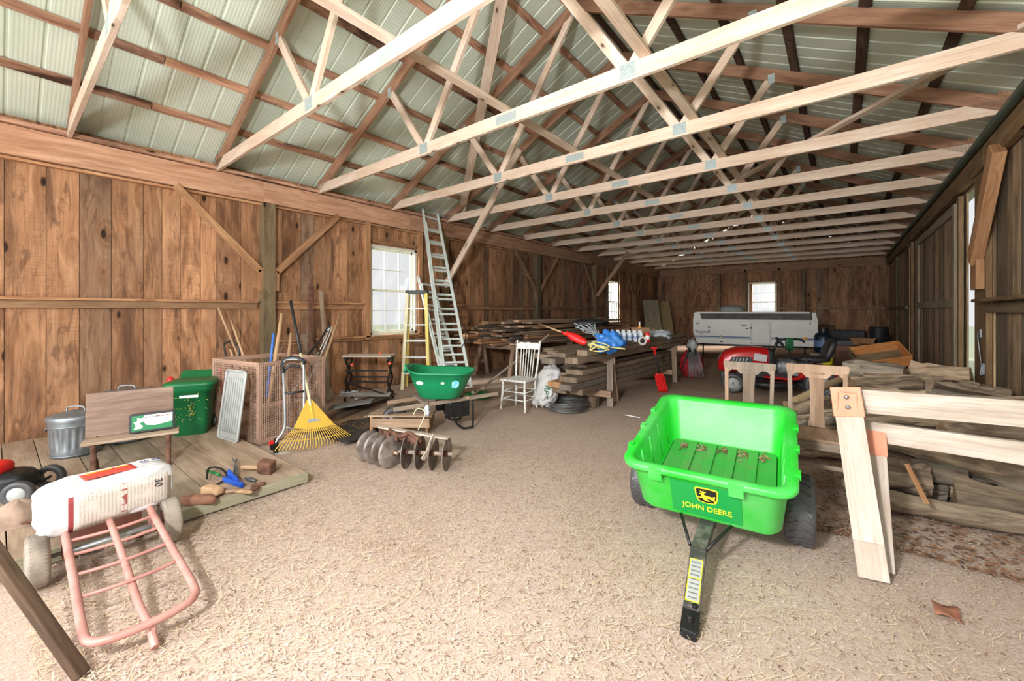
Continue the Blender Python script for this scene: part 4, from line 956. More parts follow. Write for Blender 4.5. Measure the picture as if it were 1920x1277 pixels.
# ---- workbench
c=Vector((-5.86,3.72,0)); t=thing('folding_workbench','folding workbench with pale jaw tops, black steel frame and orange knobs','workbench',c,math.radians(38))
H0=.70
for y,lab in ((-.09,0),(.09,1)):
    m=MB(); m.box((0,y,H0),(.76,.13,.025)); m.build('jaw_board',W_white if 0 else wood('workbench_board%d'%lab,rgb(206,192,176),rgb(184,166,148),rgb(140,120,104),var=.08,stain=.2),t,bevel=.003)
for x in (-.33,.33):
    m=MB(); m.beam((x,-.16,H0-.04),(x,.16,H0-.04),.03,.045)
    m.beam((x,-.14,H0-.05),(x,.12,.34),.022,.03); m.beam((x,.14,H0-.05),(x,-.14,.30),.022,.03)
    m.beam((x,-.14,.30),(x,.12,.03),.022,.03); m.beam((x,.12,.34),(x,-.16,.12),.022,.03)
    m.build('side_frame',M_blackm,t)
m=MB(); 
for y,z in ((-.14,.30),(.12,.34),(-.15,.48),(-.16,.12)): m.beam((-.33,y,z),(.33,y,z),.022,.022)
m.beam((-.33,-.15,.3),(.33,-.2,.12),.02,.02); m.build('cross_rail',M_blackm,t)
m=MB(); m.box((0,-.2,.12),(.78,.12,.016),rot=(.25,0,0)); m.build('step_board',wood('step_grey',rgb(170,166,160),rgb(140,136,130),rgb(96,92,88),var=.05),t,bevel=.003)
for x,z in ((-.2,H0-.12),(.38,H0-.1),(.1,H0+.02)):
    m=MB(); m.tube([(x,-.17,z),(x,-.22,z)] if z<H0 else [(x,.13,z),(x+.05,.13,z)],.02,10); m.build('orange_knob',M_orange,t)
for x in (-.33,.33):
    for y in (-.16,.12):
        m=MB(); m.beam((x,y,.12),(x,y,0),.03,.03); m.build('leg',M_blackm,t)
# ---- step ladder
def steplad():
    t=thing('step_ladder','yellow and cream fibreglass step ladder with black top cap beside the window','ladder',(-6.02,4.78,0),math.radians(40))
    H1=1.74
    for s in (-1,1):
        m=MB(); m.beam((s*.235,-.10,0),(s*.165,.0,H1),.055,.08,up=(0,1,0)); m.build('front_rail',M_yel if s>0 else M_cream,t,bevel=.003)
        m=MB(); m.beam((s*.225,.18,0),(s*.155,.06,H1-.04),.04,.05,up=(0,1,0)); m.build('rear_rail',M_yel,t,bevel=.003)
    for k in range(1,6):
        f=k/6; m=MB(); m.box((0,-.10+.1*f,H1*f),(.43-.12*f,.085,.022)); m.build('step',M_alum,t,bevel=.002)
    m=MB(); 
    for k in (1,3,5): f=k/6; m.beam((-.21,.17-.1*f,H1*f),(.21,.17-.1*f,H1*f),.02,.02)
    m.build('rear_brace',M_alum,t)
    m=MB(); m.prism(rrect(.40,.19,.03),.05,place((0,.03,H1+.02),(1,0,0),(0,1,0))); m.box((0,-.07,H1),(.3,.012,.07)); m.build('top_cap',M_black,t,bevel=.006)
steplad()
# ---- aluminium ladders
def ladder(name,label,b0,b1,t0,t1,sections,rn,dep=.07,extra=None):
    b0,b1,t0,t1=[Vector(q) for q in (b0,b1,t0,t1)]
    t=thing(name,label,'ladder',b0.lerp(b1,.5)); o_=t.location
    xx=(b1-b0).normalized(); dd=(t0-b0).normalized(); nn=xx.cross(dd).normalized()
    if nn.x<0: nn=-nn
    for (fa,fb,off,inset) in sections:
        for a,b,s in ((b0,t0,1),(b1,t1,-1)):
            m=MB(o_); p=a.lerp(b,fa)+nn*off+xx*s*inset; q=a.lerp(b,fb)+nn*off+xx*s*inset
            m.beam(p,q,.012,dep,up=nn); m.beam(p+nn*(dep/2-.004)+xx*s*.008,q+nn*(dep/2-.004)+xx*s*.008,.042,.008,up=nn); m.beam(p-nn*(dep/2-.004)+xx*s*.008,q-nn*(dep/2-.004)+xx*s*.008,.042,.008,up=nn)
            m.build('rail',M_alum,t)
        n=int(rn*(fb-fa)+.5); 
        for k in range(n):
            f=fa+(fb-fa)*(k+.5)/n; p=b0.lerp(t0,f)+nn*off+xx*inset; q=b1.lerp(t1,f)+nn*off-xx*inset
            m=MB(o_); m.beam(p,q,.032,.028,up=nn); m.build('rung',M_alum,t)
    for a,s in ((b0,1),(b1,-1)):
        m=MB(o_); m.box(a+Vector((0,0,.015)),(.08,.05,.03),rot=(0,0,.5)); m.build('foot',M_rub,t)
    if extra: extra(t,o_,nn)
    return t
def rope(t,o_,nn):
    m=MB(o_); m.tube(bez([at(868,608,6.3),at(873,620,6.25),at(872,640,6.2),at(866,650,6.15)],4),.008,6); m.build('pull_rope',M_blackm,t)
ladder('extension_ladder','tall aluminium extension ladder leaning up to the left eave beam beside the window',(-5.06,4.60,0),(-4.76,4.95,0),(-6.50,5.30,3.42),(-6.50,5.70,3.40),[(0,.93,0,0),(.02,1.0,.085,.022)] if 0 else [(0,1.0,0,0),(.03,.90,.08,.018)],13,extra=rope)
ladder('aluminium_ladder','shorter dull aluminium ladder leaning behind the tall extension ladder',(-5.80,5.22,0),(-5.58,5.50,0),(-6.57,5.24,2.08),(-6.57,5.60,2.05),[(0,1,0,0),(0,.92,.07,.015)],8)
# ---- lumber pile at the back left on sawhorses
def sawhorse(name,label,p0,p1,h,mat=W_horse,spread=.22,group='sawhorses'):
    p0=Vector(p0);p1=Vector(p1); t=thing(name,label,'sawhorse',p0.lerp(p1,.5),0,group); o_=t.location
    d=(p1-p0).normalized(); n=Vector((-d.y,d.x,0))
    up=Vector((0,0,1)); m=MB(o_); m.beam(p0-d*.05+up*(h-.05),p1+d*.05+up*(h-.05),.04,.10); m.build('top_beam',mat,t,bevel=.004)
    for p,s in ((p0,1),(p1,-1)):
        for q in (-1,1):
            m=MB(o_); m.beam(p+n*q*spread+d*(-s)*.02,p+n*q*.035+d*s*.02+up*(h-.01),.09,.04,up=n); m.build('leg',mat,t,bevel=.004)
        m=MB(o_); m.beam(p+n*spread*.55+up*h*.42,p-n*spread*.55+up*h*.42,.02,.08); m.build('leg_tie',mat,t)
    return t
sawhorse('sawhorse','sawhorse carrying the near end of the rough lumber pile by the left wall',(-6.25,6.75,0),(-5.3,6.75,0),.70,W_horse)
sawhorse('sawhorse','sawhorse under the far end of the rough lumber pile by the left wall',(-6.3,9.0,0),(-5.3,9.0,0),.70,W_horse)
lay=0; z=.715; cnt=0
for layer in range(13):
    x=-6.5+random.uniform(0,.08); th_=random.choice([.025,.03,.038]); col=0
    while x<-5.15 - .0*layer:
        w_=random.choice([.10,.14,.19])
        y0=5.95+random.uniform(0,1.1)+ (.25 if x>-5.7 else 0); L=random.uniform(3.6,5.2); dx=random.uniform(-.05,.16)
        mat=W_fresh if random.random()<.22 else (W_horse if random.random()<.25 else W_lumb)
        if layer>8 and random.random()<.35: x+=w_+.05; continue
        zz=z+random.uniform(0,.006)
        lab='rough %s board, %s layer up and %s from the wall in the big lumber pile'%('tan' if mat is W_fresh else 'pale' if mat is W_horse else 'grey',ORD[layer],ORD[col]); col+=1
        plank_thing('rough_board',lab,'board',(x+w_/2,y0,zz+th_/2),(x+w_/2+dx,y0+L,zz+th_/2+random.uniform(-.01,.015)),w_,th_,mat,'rough boards in the pile by the left wall',bevel=0)
        x+=w_+.012; cnt+=1
    z+=th_+.006
# ---- timbers on two sawhorses
sawhorse('sawhorse','pale sawhorse with splayed legs at the near end of the heavy timbers',(-3.62,5.62,0),(-2.72,5.84,0),.70)
sawhorse('sawhorse','pale sawhorse at the far end of the heavy timbers by the red snow shovel',(-3.6,8.35,0),(-2.63,8.58,0),.70)
def timber(x,y0,L,z,w_,h_,mat,k,lab,dx=0):
    plank_thing('timber_beam',lab,'timber',(x,y0,z+h_/2),(x+dx,y0+L,z+h_/2),w_,h_,mat,k,bevel=.006)
up_=[(-2.79,4.75,4.3,.705,.20,.085,.1),(-3.02,4.55,4.2,.705,.22,.075,.1),(-3.28,4.9,4.2,.705,.24,.075,.08),(-3.52,5.0,4.2,.705,.2,.075,.06),
    (-2.74,4.95,4.2,.795,.16,.08,.1),(-2.95,4.7,4.1,.785,.2,.06,.1),(-3.2,4.95,4.1,.785,.22,.05,.08),(-3.45,5.2,4.0,.785,.22,.06,.06),(-2.72,6.1,3.0,.88,.2,.05,.1),(-3.0,5.8,3.4,.85,.28,.04,.08),(-3.35,6.2,2.9,.85,.3,.045,.05)]
for i,(x,y0,L,z,w_,h_,dx) in enumerate(up_):
    timber(x,y0,L,z,w_,h_,W_timber,'timbers across the sawhorses','grey sawn timber across the two pale sawhorses, %s layer, %s from the front side'%(['bottom','middle','top'][0 if i<4 else 1 if i<8 else 2],['first','second','third','fourth'][i if i<4 else i-4 if i<8 else i-8]),dx)
lo_=[(-2.86,5.0,4.0,.25,.20,.085,W_timber),(-3.11,4.95,4.1,.25,.24,.085,W_timber),(-3.38,5.45,3.5,.25,.22,.085,W_timber),(-2.88,4.75,4.2,.34,.2,.08,W_timber),(-3.12,4.85,3.9,.34,.22,.08,W_fresh),
    (-3.36,5.6,3.4,.34,.2,.08,W_timber),(-2.93,4.9,4.0,.425,.28,.075,W_timber),(-3.26,5.2,3.7,.425,.3,.075,W_timber),(-2.95,5.1,3.8,.505,.28,.07,W_timber),(-3.28,5.35,3.5,.505,.28,.07,W_timber),(-3.05,5.3,3.6,.58,.4,.05,W_timber)]
for i,(x,y0,L,z,w_,h_,mt) in enumerate(lo_):
    timber(x,y0,L,z,w_,h_,mt,'timbers stacked below the sawhorse tops','grey timber low between the sawhorses, %s layer up, %s from the front side'%(ORD[0 if i<3 else 1 if i<6 else 2 if i<8 else 3 if i<10 else 4],['first','second','third'][i%3 if i<6 else (i-6)%2 if i<10 else 0]) if mt is W_timber else 'heavy timber with a fresh orange sawn end in the lower stack',.1)
for y in (5.42,8.2):
    plank_thing('bearer_beam','pale bearer beam under the %s end of the lower timber stack'%('near' if y<6 else 'far'),'timber',(-3.55,y,.20),(-2.6,y+.15,.20),.07,.09,W_horse)
    for x in (-3.4,-2.85):
        m=MB((x,y+.05,0)); m.box((x,y+.08,.0775),(.12,.12,.155)); m.build('support_block',W_lumb,None,'short dark block under the %s bearer beam, %s side'%('near' if y<6 else 'far','wall' if x<-3 else 'camper facing'),'block')
# items on the timbers
TZ=.845
t=thing('red_scoop','red plastic scoop shovel lying on the timbers, wooden handle reaching back','shovel',at(1095,648,5.9)); o_=t.location
a=at(1062,632,5.75); b=at(1100,647,5.6); m=MB(o_)
def sc(u,v):
    p=a.lerp(b,u); wd=.06+.08*min(1,u*2.2)*(1-.4*max(0,u-.7)/.3); q=(v-.5)*2
    return p+Vector((.25,.45,.8)).normalized()*wd*q*.42+Vector((-.3,.2,0))*.12*q*q+Vector((0,0,.03+.03*(1-u)))
m.grid(sc,12,9); m.build('scoop_blade',M_redp,t,solid=.006)
m=MB(o_); m.tube([a+Vector((0,0,.045)),at(1010,607,6.6)],.013,8); m.build('handle',W_handle,t)
m=MB(o_); m.tube([a+Vector((0,0,.035)),a.lerp(at(1010,607,6.6),.14)+Vector((0,0,.04))],.02,8); m.build('socket',M_redp,t)
c=at(1142,640,5.75); c.z=TZ+.13; m=MB(c); m.blob(c,(.20,.15,.14),(0,0,.5),.55,2.2,40,24,seed=9); 
m.build('blue_bag','' and None or M_blue,None,'knotted bright blue plastic bag on the timbers','bag')
c=at(1120,640,5.55); c.z=TZ+.03; m=MB(c)
for k in range(7):
    a0=k*1.3; m.tube([c+Vector((.13*math.cos(a0)*math.cos(s*PI/8)+.05*math.sin(a0*3),.07*math.sin(s*PI/8)+.04*math.cos(a0*2),.02+.012*k+.03*math.sin(s*PI/8+k))) for s in range(16)],.009,6,True)
m.tube(bez([c+Vector((.1,.05,.05)),c+Vector((.2,.2,.03)),c+Vector((.3,.22,.02))],4),.009,6)
m.build('yellow_rope_coil',M_rope,None,'tangled pale yellow rope in front of the blue bag','rope')
c=Vector((-2.95,5.75,TZ+.06)); m=MB(c); m.blob(c+Vector((.12,.1,0)),(.12,.08,.05),None,.5,3,seed=2); m.build('clear_bag',M_clear,None,'crumpled clear plastic bag against the blue bag','bag')
# water bottles
tb=thing('water_bottle','clear plastic water bottle with white cap on the timbers','bottle',(0,0,0),0,'water bottles on the timbers')
m=MB(); m.lathe([(0,0),(.028,.0),(.031,.01),(.030,.06),(.031,.07),(.031,.11),(.027,.14),(.012,.165),(.011,.18)],(0,0,0),None,14); m.build('bottle_body',M_clear,tb)
m=MB(); m.lathe([(.0315,.055),(.0315,.10)],(0,0,0),None,14); m.build('bottle_label',plain('bottle_label_blue',rgb(90,120,170),.4,0,rgb(220,226,232),40,.8),tb)
m=MB(); m.lathe([(.013,.175),(.013,.192),(0,.192)],(0,0,0),None,12); m.build('bottle_cap',M_whitep,tb)
base=Vector((-2.93,6.35,TZ+.06)); first=True
for i in range(6):
    for j in range(3):
        p=base+Vector((i*.066*.78-j*.04,i*.066*.62+j*.052,0))*1.0+Vector((i*.03,-i*.01,0))
        o=tb if first else dup(tb); first=False; o.location=p; o['label']='clear water bottle with white cap, %s of the %s row from the blue bag'%(ORD[j],ORD[i])
t=thing('cola_can','red drink can with pale print beside the water bottles','can',base+Vector((.50,.18,0)))
m=MB(); m.lathe([(0,0),(.034,0),(.038,.008),(.038,.145),(.033,.155),(0,.153)],(0,0,0),None,18); m.build('can_body',M_redl if 0 else M_redp,t)
m=MB(); m.lathe([(.0385,.05),(.0385,.11)],(0,0,0),None,18); m.build('can_label',M_whiteprint,t)
t=thing('cardboard_box','open brown cardboard box behind the water bottles','box',(-2.8,7.15,TZ+.05),.5)
m=MB(); 
for x,y,a,b in ((-.15,0,.008,.22),(.15,0,.008,.22),(0,-.11,.3,.008),(0,.11,.3,.008)): m.box((x,y,.11),(a,b,.22))
m.box((0,0,.005),(.3,.22,.01)); m.box((-.22,0,.2),(.15,.22,.006),rot=(0,-.3,0)); m.box((.22,0,.2),(.15,.22,.006),rot=(0,.3,0)); m.build('box_walls',M_card,t)
t=thing('spray_can','thin white topped spray can standing in the cardboard box','can',(-2.78,7.1,TZ+.07)); m=MB(); m.lathe([(0,0),(.03,0),(.03,.2),(.012,.23),(.012,.27),(0,.27)],(0,0,0),None,14); m.build('can_body',M_amber,t)
m=MB(); m.lathe([(.014,.25),(.014,.3),(0,.3)],(0,0,0),None,10); m.build('nozzle',M_whiteprint,t)
c=Vector((-2.75,8.0,TZ+.1)); m=MB(c); m.blob(c,(.22,.25,.10),None,.6,3,seed=5); m.build('clear_film',M_clear,None,'heap of crumpled clear plastic film at the far end of the timbers','plastic')
m=MB((-2.6,6.35,TZ+.1)); Rw=Matrix.Rotation(YAW,3,'Z')
t=thing('tape_roll','white sided tape roll standing on the timber edge','tape',(-2.48,6.45,.93)); m=MB(); m.tube([(.055*math.cos(k*PI/12),0,.055*math.sin(k*PI/12)) for k in range(24)],.018,8,True); t.rotation_euler=(0,0,YAW); m.build('roll',M_wtape,t)
m=MB(); m.lathe([(0,-.012),(.035,-.012),(.035,.012),(0,.012)],(0,0,0),(PI/2,0,0),16); m.build('core',M_black,t)
t=thing('clear_tubing','bundle of clear plastic sleeves and black film lying on the lumber pile','plastic',at(1100,610,7.2)); o_=t.location
m=MB(o_)
for k in range(14): m.tube(bez([at(1076+k*3,606+(k*7)%9,7.2),at(1093+k*2,613+(k*5)%11,7.0),at(1110+k,620+(k*3)%12,6.6),at(1121,632+(k*4)%7,6.3)],4),.007,6)
m.build('sleeves',M_clear,t)
m=MB(o_); m.blob(at(1105,606,7.6),(.3,.35,.08),None,.5,3); m.build('black_film',M_black,t)
# snow shovel
t=thing('snow_shovel','small red plastic shovel with black shaft leaning on the stacked timbers','shovel',G(1240,733)); o_=t.location
tp=at(1226,652,6.95); bt=G(1243,734); 
mid=bt.lerp(tp,.42)
m=MB(o_); m.tube([mid,bt.lerp(tp,.88)],.014,10); m.build('shaft',M_black,t)
m=MB(o_); m.tube([bt.lerp(tp,.85),tp],.022,10); m.box(tp,(.10,.03,.03),rot=(0,0,YAW)); m.build('grip',M_redp,t,bevel=.005)
dn=(mid-bt).normalized(); sd=Vector((C_,S_,0)); 
m=MB(o_); 
def shv(u,v):
    q=(u-.5)*2; return bt+dn*(v*(mid-bt).length*1.02)+sd*q*(.085 if v<.85 else .085*(1-(v-.85)*3))+Vector((S_,-C_,0))*(-.02*q*q+.006*math.cos(u*6*PI)+.03*(1-v)**2)
m.grid(shv,25,10); m.build('blade',M_redp,t,solid=.005)
# folded camp chairs
t=thing('folded_camp_chair','red folded camp chairs bundled with grey rods, hanging at the timber end','folding chair',Vector((-2.38,9.25,0))); o_=t.location
m=MB(o_); c=at(1300,688,8.8); m.blob(at(1292,682,8.8),(.19,.1,.27),(0,0,YAW),.35,3); m.blob(at(1308,685,8.9),(.12,.08,.24),(0,0,YAW),.3,3); m.build('red_fabric',plain('red_fabric',rgb(170,26,34),.8,0,rgb(90,14,20),8,.6),t)
m=MB(o_)
for k in range(14):
    u0=1294+k*1.2; m.tube([at(u0-2+k*.3,660,8.7),at(1290+k*2.3,706+(k%3),8.55-.02*(k%3))],.005,6)
m.build('leg_rods',M_greytube,t)
m=MB(o_)
for k in range(5): m.tube(bez([at(1280+k*3,690-k*4,8.75),at(1288+k*3,665,8.7),at(1297+k*2,640+k*3,8.75),at(1304,665,8.65)],4),.012,6)
m.build('black_straps',M_black,t)
m=MB(o_); m.blob(at(1298,648,8.75),(.1,.08,.13),None,.5,3); m.build('grey_mesh_pocket',M_greytray,t)
m=MB((-2.65,9.2,.0)); c=Vector((-2.75,9.25,.62)); m.box(c,(.3,.35,.24)); m.build('teal_box',plain('dark_teal',rgb(30,84,92),.6),None,'dark teal box seen behind the far sawhorse','box') if 0 else None
# ---- white chair
t=thing('spindle_chair','chipped white painted spindle back chair standing on the straw','chair',(-3.61,4.71,0),math.radians(6))
m=MB(); m.prism([(-.21,-.2),(.21,-.2),(.185,.19),(-.185,.19)],.03,Matrix.Translation((0,0,.425))); m.build('seat',M_whitep,t,bevel=.01)
for x,y in ((-.18,-.17),(.18,-.17),(-.16,.16),(.16,.16)):
    m=MB(); X=1.12; m.tube(bez([(x*X,y*X,0),(x*1.08,y*1.08,.12),(x,y,.3),(x,y,.41)],3),[.011,.013,.015,.016,.018,.019,.019,.018,.017,.016],8); m.build('leg',M_whitep,t)
for z in (.16,.27):
    for a,b in (((-.19,-.18),(.19,-.18)),((-.19,-.18),(-.17,.17)),((.19,-.18),(.17,.17)),((-.17,.17),(.17,.17))):
        m=MB(); m.tube([(a[0],a[1],z),(b[0],b[1],z)],.008,7); m.build('stretcher',M_whitep,t)
for s in (-1,1):
    m=MB(); m.tube(bez([(s*.165,.16,.43),(s*.18,.19,.6),(s*.19,.22,.8),(s*.195,.25,.97)],4),.014,8); m.build('back_post',M_whitep,t)
for k in range(6):
    x=-.115+k*.046; m=MB(); m.tube([(x*.85,.165,.44),(x,.235,.86)],.008,7); m.build('spindle',M_whitep,t)
m=MB(); m.prism([(-.19,-.05),(.19,-.05),(.19,.03),(.13,.05),(.05,.045),(0,.055),(-.05,.045),(-.13,.05),(-.19,.03)],.02,place((0,.24,.89),(1,0,0),(0,.12,1))); m.build('top_rail',M_whitep,t,bevel=.004)
pole('long_pole','long pale pole leaning from the straw onto the timbers through the chair',G(870,756)+Vector((0,0,.012)),at(1030,627,6.35),.018,W_horse,'pole',r1=.016)
# hose
c=G(893,745); m=MB(c)
for k in range(9):
    r=.17+.02*math.sin(k*2.1); m.tube([c+Vector((r*1.3*math.cos(a*PI/12)+.02*math.sin(k),r*math.sin(a*PI/12)+.02*math.cos(k*1.7),.012+.009*k+.006*math.sin(a+k))) for a in range(24)],.008,6,True)
m.build('garden_hose',M_ghose,None,'coiled dark green garden hose on the floor behind the barrow','hose')
# wire coil
c=Vector((-3.08,5.12,0)); m=MB(c)
for k in range(26):
    r=.24+.06*random.random(); cx,cy=random.uniform(-.03,.03),random.uniform(-.03,.03); tl=random.uniform(-.06,.06)
    m.tube([c+Vector((cx+r*math.cos(a*PI/16),cy+r*math.sin(a*PI/16),.012+.0045*k+tl*r*math.sin(a*PI/16+k))) for a in range(32)],.0035,5,True)
m.tube(bez([c+Vector((.1,.2,.1)),c+Vector((-.1,.35,.2)),c+Vector((-.05,.5,.32))],4),.0035,5)
m.build('wire_coil',M_coil,None,'large flat coil of grey fence wire on the floor by the timbers','wire')
# white sack with green letters
c=Vector((-3.42,5.12,.0)); t=thing('soil_sack','white sack with green lettering slumped between the chair and the timbers','sack',c)
a=at(1016,762,5.95); b=at(1036,694,6.2); ax=(b-a).normalized(); x_,z_=frame(ax); Rm=Matrix((x_,z_,ax)).transposed()
m=MB(c); ctr=a.lerp(b,.5); ctr.z+=.03; m.blob(ctr,(.17,.12,.31),Rm,.28,2.2,44,28,p=.7,seed=4); m.build('sack_body',M_bag,t)
tow=(Vector((0,0,CAMH))-ctr); tow.z=0; tow.normalize()
rd=ax; dn_=rd.cross(tow) ; cc=ctr+tow*.155
for ch,k in (('8',.17),('A',.09),('R',0.0),('P',-.07),('E',-.14)):
    text('print',ch,.12,M_binp if 0 else M_bin,t,Matrix.Translation(-c)@place(cc+ax*k+tow*(.012-abs(k)*.18),-ax,tow.cross(-ax)),.004)
# ---- panelled doors leaning at the back left
def paneldoor(p0,h,wd,label):
    pass
for k,(y,lean,mt) in enumerate([(16.9,.85,W_post),(17.45,.80,W_post),(18.1,1.0,W_oak)]):
    t=thing('panelled_door',['old grey-green panelled door leaning on the left wall, nearest of three','narrow dark panelled door leaning in the middle of three','pale olive panelled door leaning farthest back by the camper'][k],'door',(-6.52+lean,y,0),0,'doors leaning in the corner')
    hh=2.0; ux=Vector((-lean,.0,hh)).normalized(); wd=Vector((.35,.94,0)).normalized()
    wd=Vector((0,1,0)) if 0 else Vector((.75,.66,0)).normalized(); M=place(ux*hh/2,wd,ux); w_=.66 if k!=1 else .4
    mm=wood('door_wood%d'%k,*[(rgb(150,146,124),rgb(128,122,100),rgb(88,84,68)),(rgb(110,92,70),rgb(84,68,50),rgb(50,42,34)),(rgb(170,158,120),rgb(146,134,98),rgb(104,96,70))][k],var=.05,stain=.2)
    m=MB(); m.prism([(-w_/2,-hh/2),(w_/2,-hh/2),(w_/2,hh/2),(-w_/2,hh/2)],.03,M); m.build('door_panel',mm,t)
    m=MB()
    for x in (-w_/2+.05,w_/2-.05): m.prism([(x-.05,-hh/2),(x+.05,-hh/2),(x+.05,hh/2),(x-.05,hh/2)],.05,M)
    for y_ in (-hh/2+.07,0,hh/2-.06): m.prism([(-w_/2+.1,y_-.06),(w_/2-.1,y_-.06),(w_/2-.1,y_+.06),(-w_/2+.1,y_+.06)],.05,M)
    m.build('door_stiles',mm,t,bevel=.004)
# ================================================================ things, right
# ---- garden cart
t=thing('garden_cart','bright green plastic tow-behind garden cart with black tongue on the straw','cart',(-.65,3.0,0),math.radians(5))
TI=Matrix.Translation((0,-.03,.285))@Matrix.Rotation(math.radians(12),4,'X')       # tipped onto its tongue
def CP(x,y,z): return TI@Vector((x,y,z))
Y0,Y1=-.52,.50
def ring(wf,wb,yf,yb,r,z,n=7):
    # trapezoid ring with round corners
    P=[]
    for cx,cy,a0 in ((wb/2-r,yb-r,0),(-wb/2+r,yb-r,90),(-wf/2+r,yf+r,180),(wf/2-r,yf+r,270)):
        for k in range(n+1):
            a=math.radians(a0+90*k/n); P.append(CP(cx+r*math.cos(a),cy+r*math.sin(a),z))
    return P
HB=.345
levels=[(.70,.70,-.42,.42,.07,0),(.74,.73,-.445,.44,.08,.03),(.80,.78,-.50,.49,.09,HB-.05),(.81,.79,-.505,.495,.09,HB-.045),(.87,.88,-.535,.545,.10,HB-.045),(.885,.895,-.545,.555,.105,HB-.03),(.885,.895,-.545,.555,.105,HB-.008),(.87,.88,-.535,.545,.10,HB),(.80,.78,-.50,.49,.085,HB),(.775,.755,-.485,.475,.08,HB-.012),(.72,.71,-.435,.425,.07,.05),(.69,.68,-.41,.41,.06,.035)]
m=MB(); V=[];F=[]
for L in levels:
    P=ring(*L); k=len(P); V+=P
for i in range(len(levels)-1):
    for j in range(k): j2=(j+1)%k; F.append((i*k+j,i*k+j2,(i+1)*k+j2,(i+1)*k+j))
m.add(V,F,None,None,True); m.add(V[:k],[tuple(range(k))[::-1]]); 
# outer front drip tabs and side ribs
for x in (-.24,.17):
    p=[CP(x-.035,-.55,HB-.005),CP(x+.035,-.55,HB-.005),CP(x+.035,-.535,HB-.085),CP(x-.035,-.535,HB-.085)]
    q=[CP(x-.035,-.50,HB-.005),CP(x+.035,-.50,HB-.005),CP(x+.035,-.50,HB-.085),CP(x-.035,-.50,HB-.085)]
    m.add(p+q,[(0,1,2,3),(0,4,5,1),(1,5,6,2),(2,6,7,3),(3,7,4,0)])
Rt=TI.to_3x3()
for y in (-.33,-.05,.22): 
    for s in (-1,1): m.box(CP(s*.437,y,HB-.01),(.03,.05,.034),rot=Rt)
m.build('tub',M_cart,t,bevel=.0)
m=MB(); m.prism([(p.x,p.y) for p in []] or [(-.34,-.40),(.34,-.40),(.335,.405),(-.335,.405)],.01,TI@Matrix.Translation((0,0,.036)))
for i in range(4): 
    x=-.19+i*.13; m.box(CP(x,.0,.05),(.055,.74,.02),rot=Rt)
m.build('bed_floor',M_cartd,t,bevel=.004)
m=MB()
for y in (-.30,-.12,.08,.27):
    for s in (-1,1): m.tube([CP(s*.365,y,.06),CP(s*.385,y+.005*s,HB-.04)],.011,8)
for y in (-.2,.0,.18): m.tube(bez([CP(-.368,y,.10),CP(-.372,y+.06,.14),CP(-.378,y+.13,.2)],3),.005,6)
m.build('side_ribs',M_cart,t)
m=MB()
for i in range(5):
    for q in range(26):
        x=-.255+i*.128+random.gauss(0,.018); y=.30+random.gauss(0,.03); m.box(CP(x,y,.047+random.uniform(0,.008)),(random.uniform(.01,.03),.007,.003),rot=Rt@RM((random.uniform(-.3,.3),0,random.uniform(0,3))))
m.build('leaf_debris',litter_mat('debris',rgb(150,112,84),rgb(96,70,54),rgb(180,150,120)),t)['kind']='stuff'
# sticker on the front face (face leans outwards from bottom to top)
fa=CP(0,-.445,.03); fb=CP(0,-.50,HB-.05); upf=(fb-fa).normalized(); MF=place(fa.lerp(fb,.5),(1,0,0),upf)
def onF(poly,d,mat,name,lab=None,par=None):
    m=MB(); m.prism(poly,.002,MF@Matrix.Translation((0,0,.0015+d))); o=m.build(name,mat,par or t)
    if lab: o['label']=lab
    return o
onF([(-.17,-.125),(.19,-.125),(.19,.105),(-.17,.105)],.001,M_stick,'green_sticker')
def shield(s): return [(x*s,y*s) for x,y in [(-.058,.044),(-.05,.052),(0,.055),(.05,.052),(.058,.044),(.056,0),(.048,-.036),(.038,-.046),(0,-.053),(-.038,-.046),(-.048,-.036),(-.056,0)]]
SM=lambda P,dx=.02,dy=.035:[(x+dx,y+dy) for x,y in P]
onF(SM(shield(1.02)),.003,M_em,'emblem_border'); onF(SM(shield(.90)),.0045,M_emb,'emblem_field')
deer=[(-.045,-.012),(-.036,-.018),(-.020,-.010),(-.018,-.022),(-.006,-.030),(.012,-.030),(.018,-.026),(.000,-.022),(.006,-.012),(.020,-.014),(.034,-.020),(.044,-.034),(.046,-.026),(.040,-.012),(.042,.000),(.044,.012),(.036,.008),(.028,.004),(.010,.006),(-.008,.008),(-.014,.014),(-.012,.022),(-.004,.026),(-.002,.038),(-.006,.036),(-.008,.029),(-.014,.030),(-.014,.040),(-.018,.038),(-.018,.030),(-.026,.034),(-.030,.040),(-.032,.034),(-.024,.026),(-.022,.020),(-.036,.018),(-.034,.013),(-.024,.012),(-.026,.004),(-.026,-.006),(-.036,-.010),(-.044,-.006)]
onF(SM([(x*1.0,y*1.0-.002) for x,y in deer]),.006,M_em,'emblem_deer')
text('print','JOHN DEERE',.052,M_em,t,MF@Matrix.Translation((.015,-.062,.004)),.001,sx=.86)
